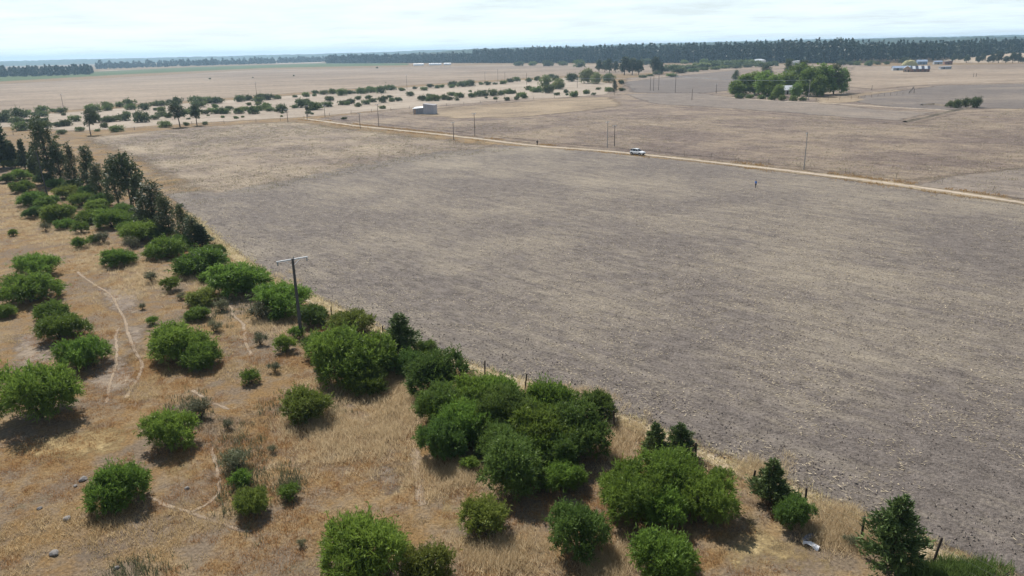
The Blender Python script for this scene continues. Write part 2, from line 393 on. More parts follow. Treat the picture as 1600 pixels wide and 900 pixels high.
def vnoise(P, s, seed):
    """cheap smooth value noise for clumping"""
    g = np.random.default_rng(seed); T = g.random((64, 64)); q = P[:, :2] * s; i = np.floor(q).astype(int); f = q - i; f = f * f * (3 - 2 * f)
    a = T[i[:, 0] % 64, i[:, 1] % 64]; b = T[(i[:, 0] + 1) % 64, i[:, 1] % 64]; c = T[i[:, 0] % 64, (i[:, 1] + 1) % 64]; d = T[(i[:, 0] + 1) % 64, (i[:, 1] + 1) % 64]
    return (a * (1 - f[:, :1].ravel()) + b * f[:, 0]) * (1 - f[:, 1]) + (c * (1 - f[:, 0]) + d * f[:, 0]) * f[:, 1]
RELIEF = {'ploughed_field': (0.10, 0.9), 'stubble_field': (0.32, 0.36), 'brown_stubble_field': (0.38, 0.32), 'tan_field': (0.3, 0.15), 'pale_ploughland': (0.3, 0.2), 'dark_ploughland': (0.3, 0.15)}
def relief(P, amp, sc):
    """height of the clods and ridges left by the tillage"""
    c, q = math.cos(ROAD_ANG), math.sin(ROAD_ANG); U = np.stack([(P[:, 0] * c + P[:, 1] * q) * 0.6, -P[:, 0] * q + P[:, 1] * c], 1) + 5000.0
    return amp * (0.5 * vnoise(U, sc, 11) + 0.32 * vnoise(U, sc * 2.13, 12) + 0.18 * vnoise(U, sc * 4.4, 13))
def resample(pts, step, closed=True):
    out = []; n = len(pts)
    for i in range(n if closed else n - 1):
        a, b = pts[i], pts[(i + 1) % n]; L = math.hypot(b[0] - a[0], b[1] - a[1]); k = max(1, int(L / step))
        for j in range(k): out.append((a[0] + (b[0] - a[0]) * j / k, a[1] + (b[1] - a[1]) * j / k))
    if not closed: out.append(pts[-1])
    return out
def smooth_wobble(n, amp, k=6):
    v = np.zeros(n)
    for f in range(1, k + 1):
        v += np.sin(np.arange(n) / n * 2 * math.pi * f * 3 + random.uniform(0, 6.28)) * random.uniform(0.3, 1) / f ** 0.5
    return v * amp / 2
def sheet(name, pix, z, inset, mat, step=4.0):
    """a field: flat sheet of small cells; attribute edge runs from 0 at its border to 1 at inset metres inside, where the material frays"""
    P = np.array([g2(*q) for q in pix]); n = len(P); lo, hi = P.min(0) - step, P.max(0) + step
    nx, ny = int((hi[0] - lo[0]) / step) + 2, int((hi[1] - lo[1]) / step) + 2
    X, Y = np.meshgrid(lo[0] + np.arange(nx) * step, lo[1] + np.arange(ny) * step, indexing='ij'); Q = np.stack([X.ravel(), Y.ravel()], 1)
    ins = pip(Q[:, 0], Q[:, 1], P.tolist()); d = np.full(len(Q), 1e9)
    for i in range(n):
        a, b = P[i], P[(i + 1) % n]; ab = b - a; t = np.clip(((Q - a) @ ab) / (ab @ ab + 1e-9), 0, 1)
        d = np.minimum(d, np.linalg.norm(Q - a - t[:, None] * ab, axis=1))
    e = np.where(ins, np.clip(d / inset, 0, 1), 0.0); I = np.arange(nx * ny).reshape(nx, ny)
    C4 = np.stack([I[:-1, :-1], I[1:, :-1], I[1:, 1:], I[:-1, 1:]], -1).reshape(-1, 4); C4 = C4[ins[C4].any(1)]
    used, inv = np.unique(C4, return_inverse=True)
    me = bpy.data.meshes.new(name); zz = np.full(len(used), z) + (relief(Q[used], *RELIEF[name]) * np.clip(d[used] / (inset * 4), 0, 1) * (e[used] > 0) if name in RELIEF else 0)
    me.from_pydata(np.concatenate([Q[used], zz[:, None]], 1).tolist(), [], inv.reshape(-1, 4).tolist())
    at = me.attributes.new('edge', 'FLOAT', 'POINT'); at.data.foreach_set('value', e[used].astype(np.float32)); me.polygons.foreach_set('use_smooth', [True] * len(me.polygons)); me.update()
    return tag(link(name, me, mat), kind='structure')
def strip(name, pix, z, width, mat, soft=0.35, step=3.0, wob=0.3, world=False):
    P = pix if world else [g2(*q) for q in pix]
    # Catmull-Rom through the surveyed points
    Q = []
    for i in range(len(P) - 1):
        p0, p1, p2, p3 = [np.array(P[max(0, min(len(P) - 1, i + k))]) for k in (-1, 0, 1, 2)]
        m = max(2, int(np.linalg.norm(p2 - p1) / step))
        for j in range(m):
            t = j / m
            Q.append(0.5 * (2 * p1 + (p2 - p0) * t + (2 * p0 - 5 * p1 + 4 * p2 - p3) * t * t + (3 * p1 - p0 - 3 * p2 + p3) * t ** 3))
    Q.append(np.array(P[-1])); A = np.array(Q); n = len(A)
    T = np.gradient(A, axis=0); T /= np.linalg.norm(T, axis=1)[:, None] + 1e-9
    N = np.stack([-T[:, 1], T[:, 0]], 1)
    A = A + N * smooth_wobble(n, wob)[:, None]
    wv = width * (1 + smooth_wobble(n, 0.25))
    V, E_ = [], []
    for i in range(n):
        for k, e in ((-0.5, 0), (-0.5 + soft * 0.5, 1), (0.5 - soft * 0.5, 1), (0.5, 0)):
            q = A[i] + N[i] * wv[i] * k; V.append((q[0], q[1], z)); E_.append(e)
    Fc = [(i * 4 + k + 1, i * 4 + k, i * 4 + k + 4, i * 4 + k + 5) for i in range(n - 1) for k in range(3)]
    me = bpy.data.meshes.new(name); me.from_pydata(V, [], Fc)
    at = me.attributes.new('edge', 'FLOAT', 'POINT'); at.data.foreach_set('value', [float(e) for e in E_])
    me.update()
    return tag(link(name, me, mat), kind='structure')

FENCE_EDGE = [(215, 278), (290, 335), (350, 388), (420, 437), (520, 484), (600, 524), (700, 565), (820, 604), (960, 652), (1090, 708), (1200, 752), (1300, 798), (1400, 842), (1500, 882), (1560, 905), (1800, 1010)]
TRACK = [(474, 185.5), (510, 190), (560, 197), (640, 205), (740, 216), (840, 228), (960, 237), (1100, 252), (1250, 269), (1400, 288), (1600, 317), (1900, 362)]
# near field and what borders it
sheet('ploughed_field', [(250, 304)] + FENCE_EDGE[2:] + [(2300, 1100), (2300, 425), (1900, 362), (1600, 319), (1400, 290), (1250, 271), (1100, 254), (960, 239), (860, 230), (780, 226), (640, 236), (530, 256), (400, 284)], 0.012, 2.2, M['plough'], 0.75)
sheet('stubble_field', [(100, 216), (300, 197), (470, 187), (560, 199), (700, 214), (850, 231), (760, 240), (640, 255), (530, 277), (400, 305), (290, 328), (222, 284), (165, 248)], 0.020, 14.0, M['stubble'], 1.1)
strip('field_margin', FENCE_EDGE[2:], 0.032, 2.6, M['margin'], 0.9, 1.0, 0.3)
strip('track_verge', [(x, y + 0.0) for x, y in TRACK], 0.036, 8.0, M['verge'], 1.0, 4, 0.8)
strip('dirt_track', TRACK, 0.046, 3.0, M['track'], 0.8, 2.5, 0.4)
# beyond the track
sheet('fallow_ground', [(470, 187), (700, 160), (965, 140), (975, 122), (1160, 104), (1320, 100), (1750, 122), (2200, 200), (1950, 366), (1600, 317), (1250, 269), (840, 228), (640, 205)], 0.006, 6, M['stubble2'], 8)
sheet('brown_stubble_field', [(480, 184), (600, 179), (700, 187), (800, 186), (900, 178), (990, 166), (1010, 163.5), (1100, 168), (1220, 177), (1330, 186), (1415, 191), (1480, 176), (1700, 165), (2100, 200), (1720, 257), (1500, 280), (1430, 289), (1400, 284), (1250, 266), (1100, 249), (960, 234), (840, 225), (740, 212), (640, 201), (560, 193)], 0.024, 8.0, M['stubble2'], 1.4)
sheet('tan_field', [(700, 187), (800, 186), (900, 178), (990, 166), (972, 151), (900, 150), (800, 158), (690, 167), (600, 178)], 0.018, 14, M['tanfield'], 3)
sheet('pale_ploughland', [(962, 147), (1090, 144), (1180, 154), (1290, 160), (1380, 170), (1482, 175), (1418, 191), (1330, 186), (1220, 177), (1100, 168), (1010, 163)], 0.022, 9, M['greyplough'], 3)
sheet('dark_ploughland', [(1330, 150), (1460, 133), (1750, 128), (1750, 172), (1560, 171), (1480, 173), (1390, 169), (1320, 160)], 0.034, 10, M['darkplough'], 4)
sheet('grey_ploughland', [(965, 128), (1060, 118), (1160, 108), (1170, 140), (1110, 146), (975, 146)], 0.037, 12, M['darkplough'], 10)
sheet('smooth_soil_corner', [(1390, 294), (1480, 272), (1720, 245), (1800, 345), (1600, 313)], 0.026, 4, M['greyplough'], 3)
sheet('tan_paddock', [(1260, 152), (1420, 138), (1440, 143), (1350, 160), (1270, 166)], 0.050, 8, M['tanfield'], 8)
sheet('pale_pasture', [(1290, 134), (1320, 104), (1700, 98), (1800, 128), (1460, 134), (1360, 144)], 0.030, 20, M['farfield'], 15)
strip('farm_track', [(1140, 152), (1200, 157), (1300, 162), (1400, 168), (1490, 173)], 0.056, 5, M['track'], 0.8, 5, 1.0)
strip('far_farm_track', [(1380, 130), (1500, 126), (1600, 123), (1750, 119)], 0.058, 6, M['track'], 0.8, 8, 1.5)
# the pale bush-dotted strips on the left and the wide field beyond them
sheet('pale_strip', [(-250, 228), (0, 200), (110, 208), (300, 194), (480, 184), (640, 170), (800, 157), (960, 148), (975, 132), (900, 120), (760, 128), (560, 141), (300, 160), (60, 178), (-250, 205)], 0.016, 10, M['pale'], 8)
sheet('far_field', [(-400, 214), (60, 177), (300, 158), (560, 139), (760, 126), (900, 118), (1330, 104), (1280, 100), (1000, 101), (830, 100), (640, 104.5), (400, 109), (0, 131), (-400, 158)], 0.010, 14, M['farfield'], 12)
sheet('green_crop_strip', [(-500, 154), (0, 127.5), (200, 116), (420, 106), (640, 101.8), (640, 99), (520, 98.5), (300, 105), (0, 119), (-500, 142)], 0.060, 8, M['greencrop'], 10)
sheet('far_pale_field', [(420, 100.5), (520, 98), (515, 96.5), (400, 99)], 0.070, 60, M['pale'], 30)
sheet('far_water', [(148, 111.8), (218, 109.2), (218, 108.4), (148, 110.6)], 0.080, 20, M['pale'], 30)
# trodden paths and bare patches in the rough pasture
strip('cattle_path', [(120, 425), (150, 446), (172, 460), (186, 482), (195, 500), (202, 528), (214, 552), (222, 572), (210, 600), (196, 622)], 0.020, 0.63, M['path'], 1.0, 0.5, 0.12)
strip('cattle_path', [(186, 512), (181, 530), (183, 560), (175, 590), (166, 630)], 0.024, 0.57, M['path'], 1.0, 0.5, 0.12)
strip('cattle_path', [(340, 452), (356, 468), (364, 490), (380, 508), (383, 530), (392, 556)], 0.020, 0.69, M['path'], 1.0, 0.5, 0.12)
strip('cattle_path', [(232, 776), (262, 790), (300, 802), (350, 820), (392, 832)], 0.020, 0.48, M['path'], 1.0, 0.4, 0.1)
strip('cattle_path', [(300, 610), (330, 628), (358, 640)], 0.020, 0.57, M['path'], 1.0, 0.4, 0.1)
strip('cattle_path', [(330, 700), (342, 745), (336, 778), (300, 800)], 0.024, 0.46, M['path'], 1.0, 0.4, 0.1)
strip('cattle_path', [(648, 700), (652, 740), (660, 790)], 0.020, 1.15, M['path'], 1.0, 0.4, 0.2)
strip('cattle_path', [(975, 668), (990, 690), (985, 712)], 0.020, 1.38, M['path'], 1.0, 0.4, 0.2)
for ib, pix in enumerate(([(120, 560), (215, 545), (245, 600), (170, 640), (110, 610)], [(165, 505), (250, 500), (240, 545), (180, 550)], [(0, 520), (80, 510), (110, 560), (40, 590), (0, 580)],
            [(540, 715), (640, 720), (660, 790), (560, 780)], [(60, 700), (130, 690), (140, 760), (80, 790)], [(130, 440), (240, 450), (230, 500), (150, 490)], [(90, 840), (180, 830), (230, 890), (100, 900)])):
    sheet('bare_patch', pix, 0.006 + 0.0015 * ib, 3.0, M['bare'], 0.8)

for ib, pix in enumerate(([(1130, 790), (1165, 765), (1230, 815), (1320, 860), (1420, 915), (1060, 915)], [(640, 720), (720, 760), (860, 850), (900, 915), (700, 900), (650, 800)], [(-20, 690), (110, 660), (240, 645), (230, 710), (90, 740), (-20, 735)], [(210, 700), (330, 690), (350, 760), (240, 780)], [(960, 650), (1010, 680), (990, 730), (950, 700)], [(590, 565), (650, 580), (640, 650), (600, 640)], [(380, 500), (350, 470), (390, 560), (410, 600), (360, 590)])):
    sheet('golden_grass_patch', pix, 0.017 + 0.0003 * ib, 4.5, M['golden'], 0.8)

# ------------------------------------------------------------------ far ridges
def hill_mat():
    m, nt, b = mat_base('wooded_hill', 0.95); b.inputs['Specular IOR Level'].default_value = 0.1
    g = nt.nodes.new('ShaderNodeNewGeometry')
    n = _noise(nt, g.outputs['Position'], 0.035, 6, 0.7); n2 = _noise(nt, g.outputs['Position'], 0.003, 4, 0.6)
    c = _mix(nt, _range(nt, n, 0.35, 0.65), (0.016, 0.030, 0.018), (0.050, 0.070, 0.038))
    c = _mix(nt, _range(nt, n2, 0.60, 0.70, 0, 0.7), c, (0.14, 0.13, 0.08))
    nt.links.new(c, b.inputs['Base Color']); return m
M['hillwood'] = hill_mat()
def ridge(name, az0, az1, rad, wid, hfun, step, rough):
    n = int(R(az1 - az0) * rad / step); rows = 7
    V, Fc = [], []
    wn_ = smooth_wobble(n + 1, 1.0, 9)
    for i in range(n + 1):
        a = R(az0 + (az1 - az0) * i / n); u = (az0 + (az1 - az0) * i / n)
        for k in range(rows):
            t = k / (rows - 1); h = hfun(u) * math.sin(math.pi * min(1, t * 0.5 / 0.62)) ** 0.8 if t < 0.62 else hfun(u) * math.cos((t - 0.62) / 0.38 * math.pi / 2)
            h = h * (1 + 0.10 * wn_[i]) + (random.uniform(-rough, rough) if 0 < k < rows - 1 else 0)
            rr = rad + wid * (t - 0.5)
            V.append((math.sin(a) * rr, math.cos(a) * rr, max(h, 0.0) if 0 < k < rows - 1 else -0.5))
    for i in range(n):
        for k in range(rows - 1):
            a = i * rows + k; Fc.append((a, a + rows, a + rows + 1, a + 1))
    me = bpy.data.meshes.new(name); me.from_pydata(V, [], Fc); me.update()
    return tag(link(name, me, M['hillwood']), kind='structure')
def lerp_table(tb):
    xs, ys = zip(*tb); return lambda u: float(np.interp(u, xs, ys))
ridge('hills', -75, 75, 7000, 2400, lerp_table([(-75, 40), (-34, 30), (-20, 34), (-10, 40), (0, 58), (12, 70), (75, 60)]), 22, 2.5)
ridge('hills', -12, 75, 3700, 1400, lerp_table([(-12, 4), (-8, 24), (-3, 38), (3, 41), (14, 45), (24, 46), (35, 46), (55, 42), (75, 36)]), 11, 3.0)

_rr = float(np.linalg.norm(g2(1575, 98.0)))
_o = ridge('sandy_rise', 29.5, 42, _rr + 170, 330, lerp_table([(29.5, 1), (31.5, 5), (33, 9), (35, 10), (42, 8)]), 8, 0.5); _o.data.materials.clear(); _o.data.materials.append(soil('sandy_slope', (0.20, 0.155, 0.115), (0.40, 0.325, 0.245), (0.48, 0.40, 0.30), 0.5, 0.5, 0.3, 0.06, 0.01, 0.6, None, 0.5, 0.4))

# ------------------------------------------------------------------ far woods (each reads as one mass)
def forest(name, label, poly, n, h, wr, nq, base_frac, qs, world=False, seed=1, dens_front=True):
    g = np.random.default_rng(seed); P = np.array(poly if world else [g2(*q) for q in poly])
    lo, hi = P.min(0), P.max(0); pts = np.zeros((0, 2))
    while len(pts) < n:
        c = g.uniform(lo, hi, (n * 4, 2)); pts = np.vstack([pts, c[pip(c[:, 0], c[:, 1], P.tolist())]])
    pts = pts[:n]
    Hh = g.uniform(h[0], h[1], n) * (1 + 0.17 * g.standard_normal(n)).clip(0.55, 1.35); Wd = Hh * g.uniform(wr[0], wr[1], n); bf = g.uniform(base_frac - 0.08, base_frac + 0.12, n)
    tt = g.random((n, nq)) ** 0.85; z = (bf[:, None] + (1 - bf[:, None]) * tt)
    prof = np.where(tt < 0.25, 0.55 + 1.8 * tt, (1 - (tt - 0.25) / 0.75) ** 0.6 + 0.12)
    a = g.uniform(0, 2 * math.pi, (n, nq)); rr = Wd[:, None] * prof * np.sqrt(g.uniform(0.1, 1, (n, nq)))
    C = np.stack([pts[:, 0:1] + rr * np.cos(a), pts[:, 1:2] + rr * np.sin(a), z * Hh[:, None]], -1).reshape(-1, 3)
    k = len(C); s = (qs * g.uniform(0.6, 1.4, k))[:, None]
    d1 = g.standard_normal((k, 3)); d1 /= np.linalg.norm(d1, axis=1)[:, None]
    d2 = np.cross(d1, g.standard_normal((k, 3))); d2 /= np.linalg.norm(d2, axis=1)[:, None] + 1e-9
    Q = np.stack([C + d1 * s, C + d2 * s * 0.6, C - d1 * s, C - d2 * s * 0.6], 1).reshape(-1, 3)
    tint = np.clip(np.repeat(g.random(n), nq) * 0.6 + g.random(k) * 0.4, 0, 1)
    # trunks: a tapering three-sided mast for each tree
    tv = []
    for sx in range(3):
        a0, a1 = 2 * math.pi * sx / 3, 2 * math.pi * (sx + 1) / 3; r0 = Hh * 0.009; r1 = Hh * 0.003
        for (aa, r_, zz) in ((a0, r0, 0), (a1, r0, 0), (a1, r1, 0.8), (a0, r1, 0.8)):
            tv.append(np.stack([pts[:, 0] + r_ * math.cos(aa), pts[:, 1] + r_ * math.sin(aa), Hh * zz], 1))
    T = np.stack(tv, 1).reshape(-1, 3)
    me = mesh_np(name, np.vstack([Q, T]), 4, np.concatenate([tint, np.zeros(n * 3)]), np.concatenate([np.zeros(k), np.ones(n * 3)]))
    return tag(link(name, me, [M['pine'], M['palebark']]), label, 'forest', kind='stuff')
def band(pix_front, thick):
    """a strip of woodland from its front line (image points) back by thick metres"""
    A = [np.array(g2(*q)) for q in pix_front]; B = [p + p / np.linalg.norm(p) * thick for p in A]
    return [tuple(p) for p in A] + [tuple(p) for p in B[::-1]]
FOREST_FRONT = [(510, 99.2), (640, 98.6), (740, 98.6), (830, 98.8), (1000, 98.8), (1100, 98.6), (1240, 99), (1330, 99)]
forest('pine_forest', 'long dark pine forest standing along the horizon behind the fields', band(FOREST_FRONT[2:], 160), 3000, (23, 29), (0.11, 0.165), 75, 0.10, 1.9, True, 3)
forest('pine_forest', 'bluish far end of the pine forest above the white greenhouses', band(FOREST_FRONT[:3], 220), 1100, (16, 22), (0.16, 0.26), 60, 0.10, 2.8, True, 4)
forest('eucalyptus_forest', 'thin-stemmed dark forest behind the farm houses on the right', band([(1230, 99), (1330, 98.5), (1420, 98), (1500, 95), (1600, 90), (1800, 86)], 260), 2300, (18, 26), (0.10, 0.155), 70, 0.24, 1.7, True, 5)
forest('pine_forest', 'dark woodland at the far left edge of the horizon', band([(-400, 138), (-60, 121.5), (60, 119.5), (145, 116.2)], 260), 1000, (10, 16), (0.16, 0.26), 70, 0.06, 2.0, True, 6)
forest('tree_line', 'pale blue distant tree line on the left horizon', band([(150, 108.4), (280, 103.8), (380, 100.8), (530, 96.0)], 500), 560, (8, 20), (0.25, 0.5), 60, 0.02, 3.0, True, 8)
# ------------------------------------------------------------------ vegetation prototypes
def sprigs(g, P, D, L, Wd):
    """kite-shaped leaf sprays at P pointing along D"""
    n = len(P); D = D / (np.linalg.norm(D, axis=1)[:, None] + 1e-9)
    S = np.cross(D, g.standard_normal((n, 3))); S /= np.linalg.norm(S, axis=1)[:, None] + 1e-9
    up = np.cross(S, D); L = L[:, None]; Wd = Wd[:, None]
    mid = P + D * L * 0.45 + up * L * 0.06
    return np.stack([P, mid + S * Wd, P + D * L - np.array([0, 0, 1]) * L * 0.10, mid - S * Wd], 1).reshape(-1, 3)
def crown_mesh(g, name, lobes, n, length, width, up=0.45, spread=0.55, shell=0.55, cut=-0.6, per=13):
    """leaf sprays gathered on twigs that stand out of uneven lobes"""
    L = np.array(lobes); w = (L[:, 3] * L[:, 4] + L[:, 3] * L[:, 5]); w /= w.sum(); m = n // per
    idx = g.choice(len(L), m * 2, p=w); d = g.standard_normal((m * 2, 3)); d /= np.linalg.norm(d, axis=1)[:, None]
    d[:, 2] = np.where(d[:, 2] < cut, -d[:, 2], d[:, 2])
    rr = shell + (1.06 - shell) * g.random(m * 2) ** 0.7
    P = L[idx, :3] + d * L[idx, 3:6] * rr[:, None]; keep = P[:, 2] > 0.08
    for j in range(len(L)):                      # nothing deep inside a neighbouring lobe
        q = np.linalg.norm((P - L[j, :3]) / L[j, 3:6], axis=1); keep &= ~((q < 0.6) & (idx != j))
    P, d, idx = P[keep][:m], d[keep][:m], idx[keep][:m]; m = len(P)
    T = d + np.array([0, 0, up]) + g.standard_normal((m, 3)) * 0.38; T /= np.linalg.norm(T, axis=1)[:, None]
    tl = g.uniform(0.6, 1.8, m) * length * np.where(g.random(m) < 0.15, 1.9, 1.0); k = m * per; u = g.uniform(-0.35, 1, k); ci = np.repeat(np.arange(m), per)
    Q = P[ci] + T[ci] * (u * tl[ci])[:, None] + g.standard_normal((k, 3)) * 0.10 * length
    D = T[ci] * 0.8 + g.standard_normal((k, 3)) * spread
    V = sprigs(g, Q, D, g.uniform(0.6, 1.4, k) * length, g.uniform(0.6, 1.4, k) * width)
    lob = g.random(len(L)); tw = g.random(m); tint = np.clip(0.05 + 0.35 * g.random(k) + 0.3 * lob[idx[ci]] + 0.35 * tw[ci], 0, 1)
    return mesh_np(name, V, 4, tint)
def stems_mesh(name, ends, r0, n=6, base_spread=0.1, g=None, bend=0.2):
    mb = MB()
    for e in ends:
        e = Vector(e); b = Vector((g.uniform(-1, 1) * base_spread, g.uniform(-1, 1) * base_spread, -0.08)); m = b.lerp(e, 0.45); m.z += bend * e.z * 0.3
        m.x += g.uniform(-1, 1) * 0.12 * e.length; m.y += g.uniform(-1, 1) * 0.12 * e.length
        mb.tube([b, b.lerp(m, 0.5), m, m.lerp(e, 0.6), e], [r0, r0 * 0.85, r0 * 0.65, r0 * 0.42, r0 * 0.15], n)
    return mb.mesh(name)

PROTO = {}
def fit(me, width, height):
    """scale a crown mesh so that its bulk is width across and height tall"""
    a = np.empty(len(me.vertices) * 3, np.float32); me.vertices.foreach_get('co', a); a = a.reshape(-1, 3)
    q = np.percentile(np.hypot(a[:, 0] - np.median(a[:, 0]), a[:, 1] - np.median(a[:, 1])), 96) * 2; z = np.percentile(a[:, 2], 99)
    a[:, :2] *= width / q; a[:, 2] *= height / z; me.vertices.foreach_set('co', a.ravel()); me.update()
def add_proto(kind, crown, trunk, leafm, barkm):
    crown.materials.append(leafm); trunk.materials.append(barkm); PROTO.setdefault(kind, []).append((crown, trunk))
def make_bush(kind, seed, width, ratio, n, sl, sw, leafm, nl, up=0.45, spread=0.55):
    """multi-stemmed thorn bush: a low dome of uneven lobes on a fan of stems; base at the origin"""
    g = np.random.default_rng(seed); h = width * ratio; r = width / 2; lobes = [(g.uniform(-.08, .08) * r, g.uniform(-.08, .08) * r, h * 0.62, r * 0.42, r * 0.42, h * 0.30)]
    a0 = g.uniform(0, 6.28)
    for i in range(nl):
        a = a0 + i * 2 * math.pi / nl + g.uniform(-0.35, 0.35); q = g.uniform(0.40, 0.78) * r; s = g.uniform(0.20, 0.42) * r
        lobes.append((math.cos(a) * q, math.sin(a) * q, h * g.uniform(0.32, 0.74), s * g.uniform(.85, 1.3), s * g.uniform(.85, 1.3), s * g.uniform(0.55, 0.85)))
    for i in range(nl - 3):
        a = a0 + (i + .5) * 2 * math.pi / (nl - 3) + g.uniform(-0.3, 0.3); q = g.uniform(0.50, 0.74) * r; s = g.uniform(0.20, 0.32) * r
        lobes.append((math.cos(a) * q, math.sin(a) * q, h * (g.uniform(0.10, 0.28) if kind[:3] == 'far' else g.uniform(0.24, 0.42)), s * (1.3 if kind[:3] == 'far' else 1), s * (1.3 if kind[:3] == 'far' else 1), s * g.uniform(0.6, 0.8)))
    for i in range(nl // 2):
        a = g.uniform(0, 6.28); q = g.uniform(0.2, 1.0) * r; s = g.uniform(0.10, 0.22) * r
        lobes.append((math.cos(a) * q, math.sin(a) * q, h * g.uniform(0.55, 0.88) * (1 - 0.35 * (q / r) ** 2), s, s, s * 0.8))
    c = crown_mesh(g, kind + '_crown', lobes, n, sl, sw, up, spread)
    fit(c, width, h)
    t = stems_mesh(kind + '_stems', [l[:3] for l in lobes[:nl + 1]], 0.03 * width ** 0.7, 6, 0.05 * width, g)
    add_proto(kind, c, t, leafm, M['bark'])
for s in range(5): make_bush('bigbush', 100 + s, 6.5, 0.54, 21000, 0.36, 0.038, M['espino'], 8 + s % 3)
for s in range(4): make_bush('bush', 200 + s, 4.2, 0.53, 14000, 0.29, 0.031, M['espino'], 7 + s % 2)
for s in range(3): make_bush('yellowbush', 230 + s, 4.0, 0.52, 11500, 0.29, 0.031, M['espino2'], 7)
for s in range(3): make_bush('deepbush', 260 + s, 5.0, 0.62, 16500, 0.31, 0.036, M['espino3'], 8)
for s in range(3): make_bush('smallbush', 300 + s, 1.8, 0.68, 3400, 0.22, 0.026, M['espino'], 5)
for s in range(3): make_bush('greyshrub', 330 + s, 1.8, 0.80, 1300, 0.30, 0.022, M['grey'], 5, 0.9, 0.7)
for s in range(5): make_bush('farbush', 400 + s, 8.0, 0.48 + 0.06 * (s % 3), 2600, 0.75, 0.16, M['midbush'], 6 + s % 3)
for s in range(3): make_bush('farbush2', 430 + s, 8.0, 0.50, 2600, 0.75, 0.16, M['midbush2'], 6 + s % 3)

def make_conifer(kind, seed, h, w, nb, nsp, sl, sw, leafm):
    """young conifer: straight leader, whorls of rising branches that shorten upwards"""
    g = np.random.default_rng(seed); mb = MB(); mb.tube([(0, 0, -0.1), (0.02, 0, h * 0.5), (0, 0, h * 0.98)], [h * 0.022, h * 0.014, h * 0.003], 6)
    P, D, Ls = [], [], []
    for i in range(nb):
        t = 0.04 + 0.93 * (i / nb) ** 0.9; z = t * h; a = i * 2.4 + g.uniform(-.4, .4); r = w / 2 * (1 - t) ** 0.95 * g.uniform(0.6, 1.2) + 0.03 * w
        e = np.array([math.cos(a) * r, math.sin(a) * r, z + r * g.uniform(0.05, 0.75)]); b = np.array([0, 0, z])
        mb.tube([b, (b + e) / 2 - np.array([0, 0, r * .05]), e], [h * 0.006, h * 0.004, h * 0.0015], 4)
        k = max(6, int(nsp * (r / (w / 2)) ** 1.1)); q = g.random(k) ** 0.6
        p = b + (e - b) * q[:, None] + g.standard_normal((k, 3)) * 0.10 * r
        dd = (e - b) / np.linalg.norm(e - b) + g.standard_normal((k, 3)) * 0.55 + np.array([0, 0, 0.3])
        P.append(p); D.append(dd); Ls.append(np.full(k, sl))
    P, D, Ls = np.vstack(P), np.vstack(D), np.concatenate(Ls); k = len(P)
    V = sprigs(g, P, D, Ls * g.uniform(0.6, 1.4, k), sw * g.uniform(0.6, 1.4, k))
    add_proto(kind, mesh_np(kind + '_crown', V, 4, g.random(k)), mb.mesh(kind + '_trunk'), leafm, M['bark'])
for s in range(3): make_conifer('conifer', 500 + s, 3.6, 2.8, 78, 190, 0.26, 0.032, M['conifer'])
for s in range(3): make_conifer('darkpine', 520 + s, 12.0, 6.0, 70, 150, 0.75, 0.13, M['euc'])

def make_tree(kind, seed, h, w, base, nc, n, sl, sw, leafm, barkm, droop=-0.1, cs=(0.2, 0.34), lean=0.0, top=1.0):
    """tree: leaning tapered trunk, limbs, and separate leaf clumps with sky between them"""
    g = np.random.default_rng(seed); mb = MB(); lx, ly = lean * h * g.uniform(-1, 1), lean * h * g.uniform(-1, 1)
    def axis(t): return np.array([lx * t ** 1.4 + 0.02 * h * math.sin(5 * t + seed), ly * t ** 1.4, h * t])
    ts = np.linspace(0, 0.92, 8); mb.tube([axis(t) - (np.array([0, 0, .1]) if t == 0 else 0) for t in ts], [h * 0.022 * (1 - 0.85 * t) for t in ts], 7)
    lobes = []
    for i in range(nc):
        t = base + (1 - base) * ((i + 0.5) / nc) ** 0.9; tt = (t - base) / (1 - base); prof = math.sin(math.pi * min(1, 0.12 + 0.88 * tt)) ** 0.6 if top > 0.5 else min(1, 0.45 + 2.0 * tt) * (1 - tt) ** 0.7 + 0.10
        a = i * 2.4 + g.uniform(-.5, .5); r = w / 2 * prof * g.uniform(0.35, 0.8); s = w * g.uniform(*cs) * (0.75 + 0.4 * prof)
        c = axis(t) + np.array([math.cos(a) * r, math.sin(a) * r, 0]); lobes.append((*c, s, s, s * g.uniform(0.7, 1.1)))
        tb = max(base * 0.75, t - 0.16); b = axis(tb)
        mb.tube([b, (b + c) / 2 + np.array([0, 0, 0.02 * h]), c], [h * 0.009, h * 0.006, h * 0.002], 5)
    c = crown_mesh(g, kind + '_crown', lobes, n, sl, sw, droop, 0.8, 0.3, -0.95, 9)
    fit(c, w, h * 1.02)
    add_proto(kind, c, mb.mesh(kind + '_trunk'), leafm, barkm)
for s in range(4): make_tree('euctree', 600 + s, 12, 6.5, 0.16, 22, 6200, 0.42, 0.070, M['euc'], M['bark'], -0.2, (0.09, 0.18), 0.05, 0.0)
for s in range(3): make_tree('leaningtree', 620 + s, 12, 6.5, 0.42, 12, 3600, 0.55, 0.13, M['euc'], M['bark'], -0.25, (0.13, 0.22), 0.16)
for s in range(3): make_tree('lighttree', 640 + s, 14, 11, 0.13, 20, 7000, 0.80, 0.18, M['poplar'], M['palebark'], 0.2, (0.15, 0.24), 0.02)
for s in range(2): make_tree('paletree', 660 + s, 10, 11, 0.12, 12, 4000, 0.8, 0.2, M['willow'], M['palebark'], 0.3, (0.16, 0.26), 0.02)
for s in range(2): make_tree('talltree', 680 + s, 24, 13, 0.25, 18, 4200, 1.3, 0.33, M['euc'], M['bark'], -0.1, (0.11, 0.19), 0.02)

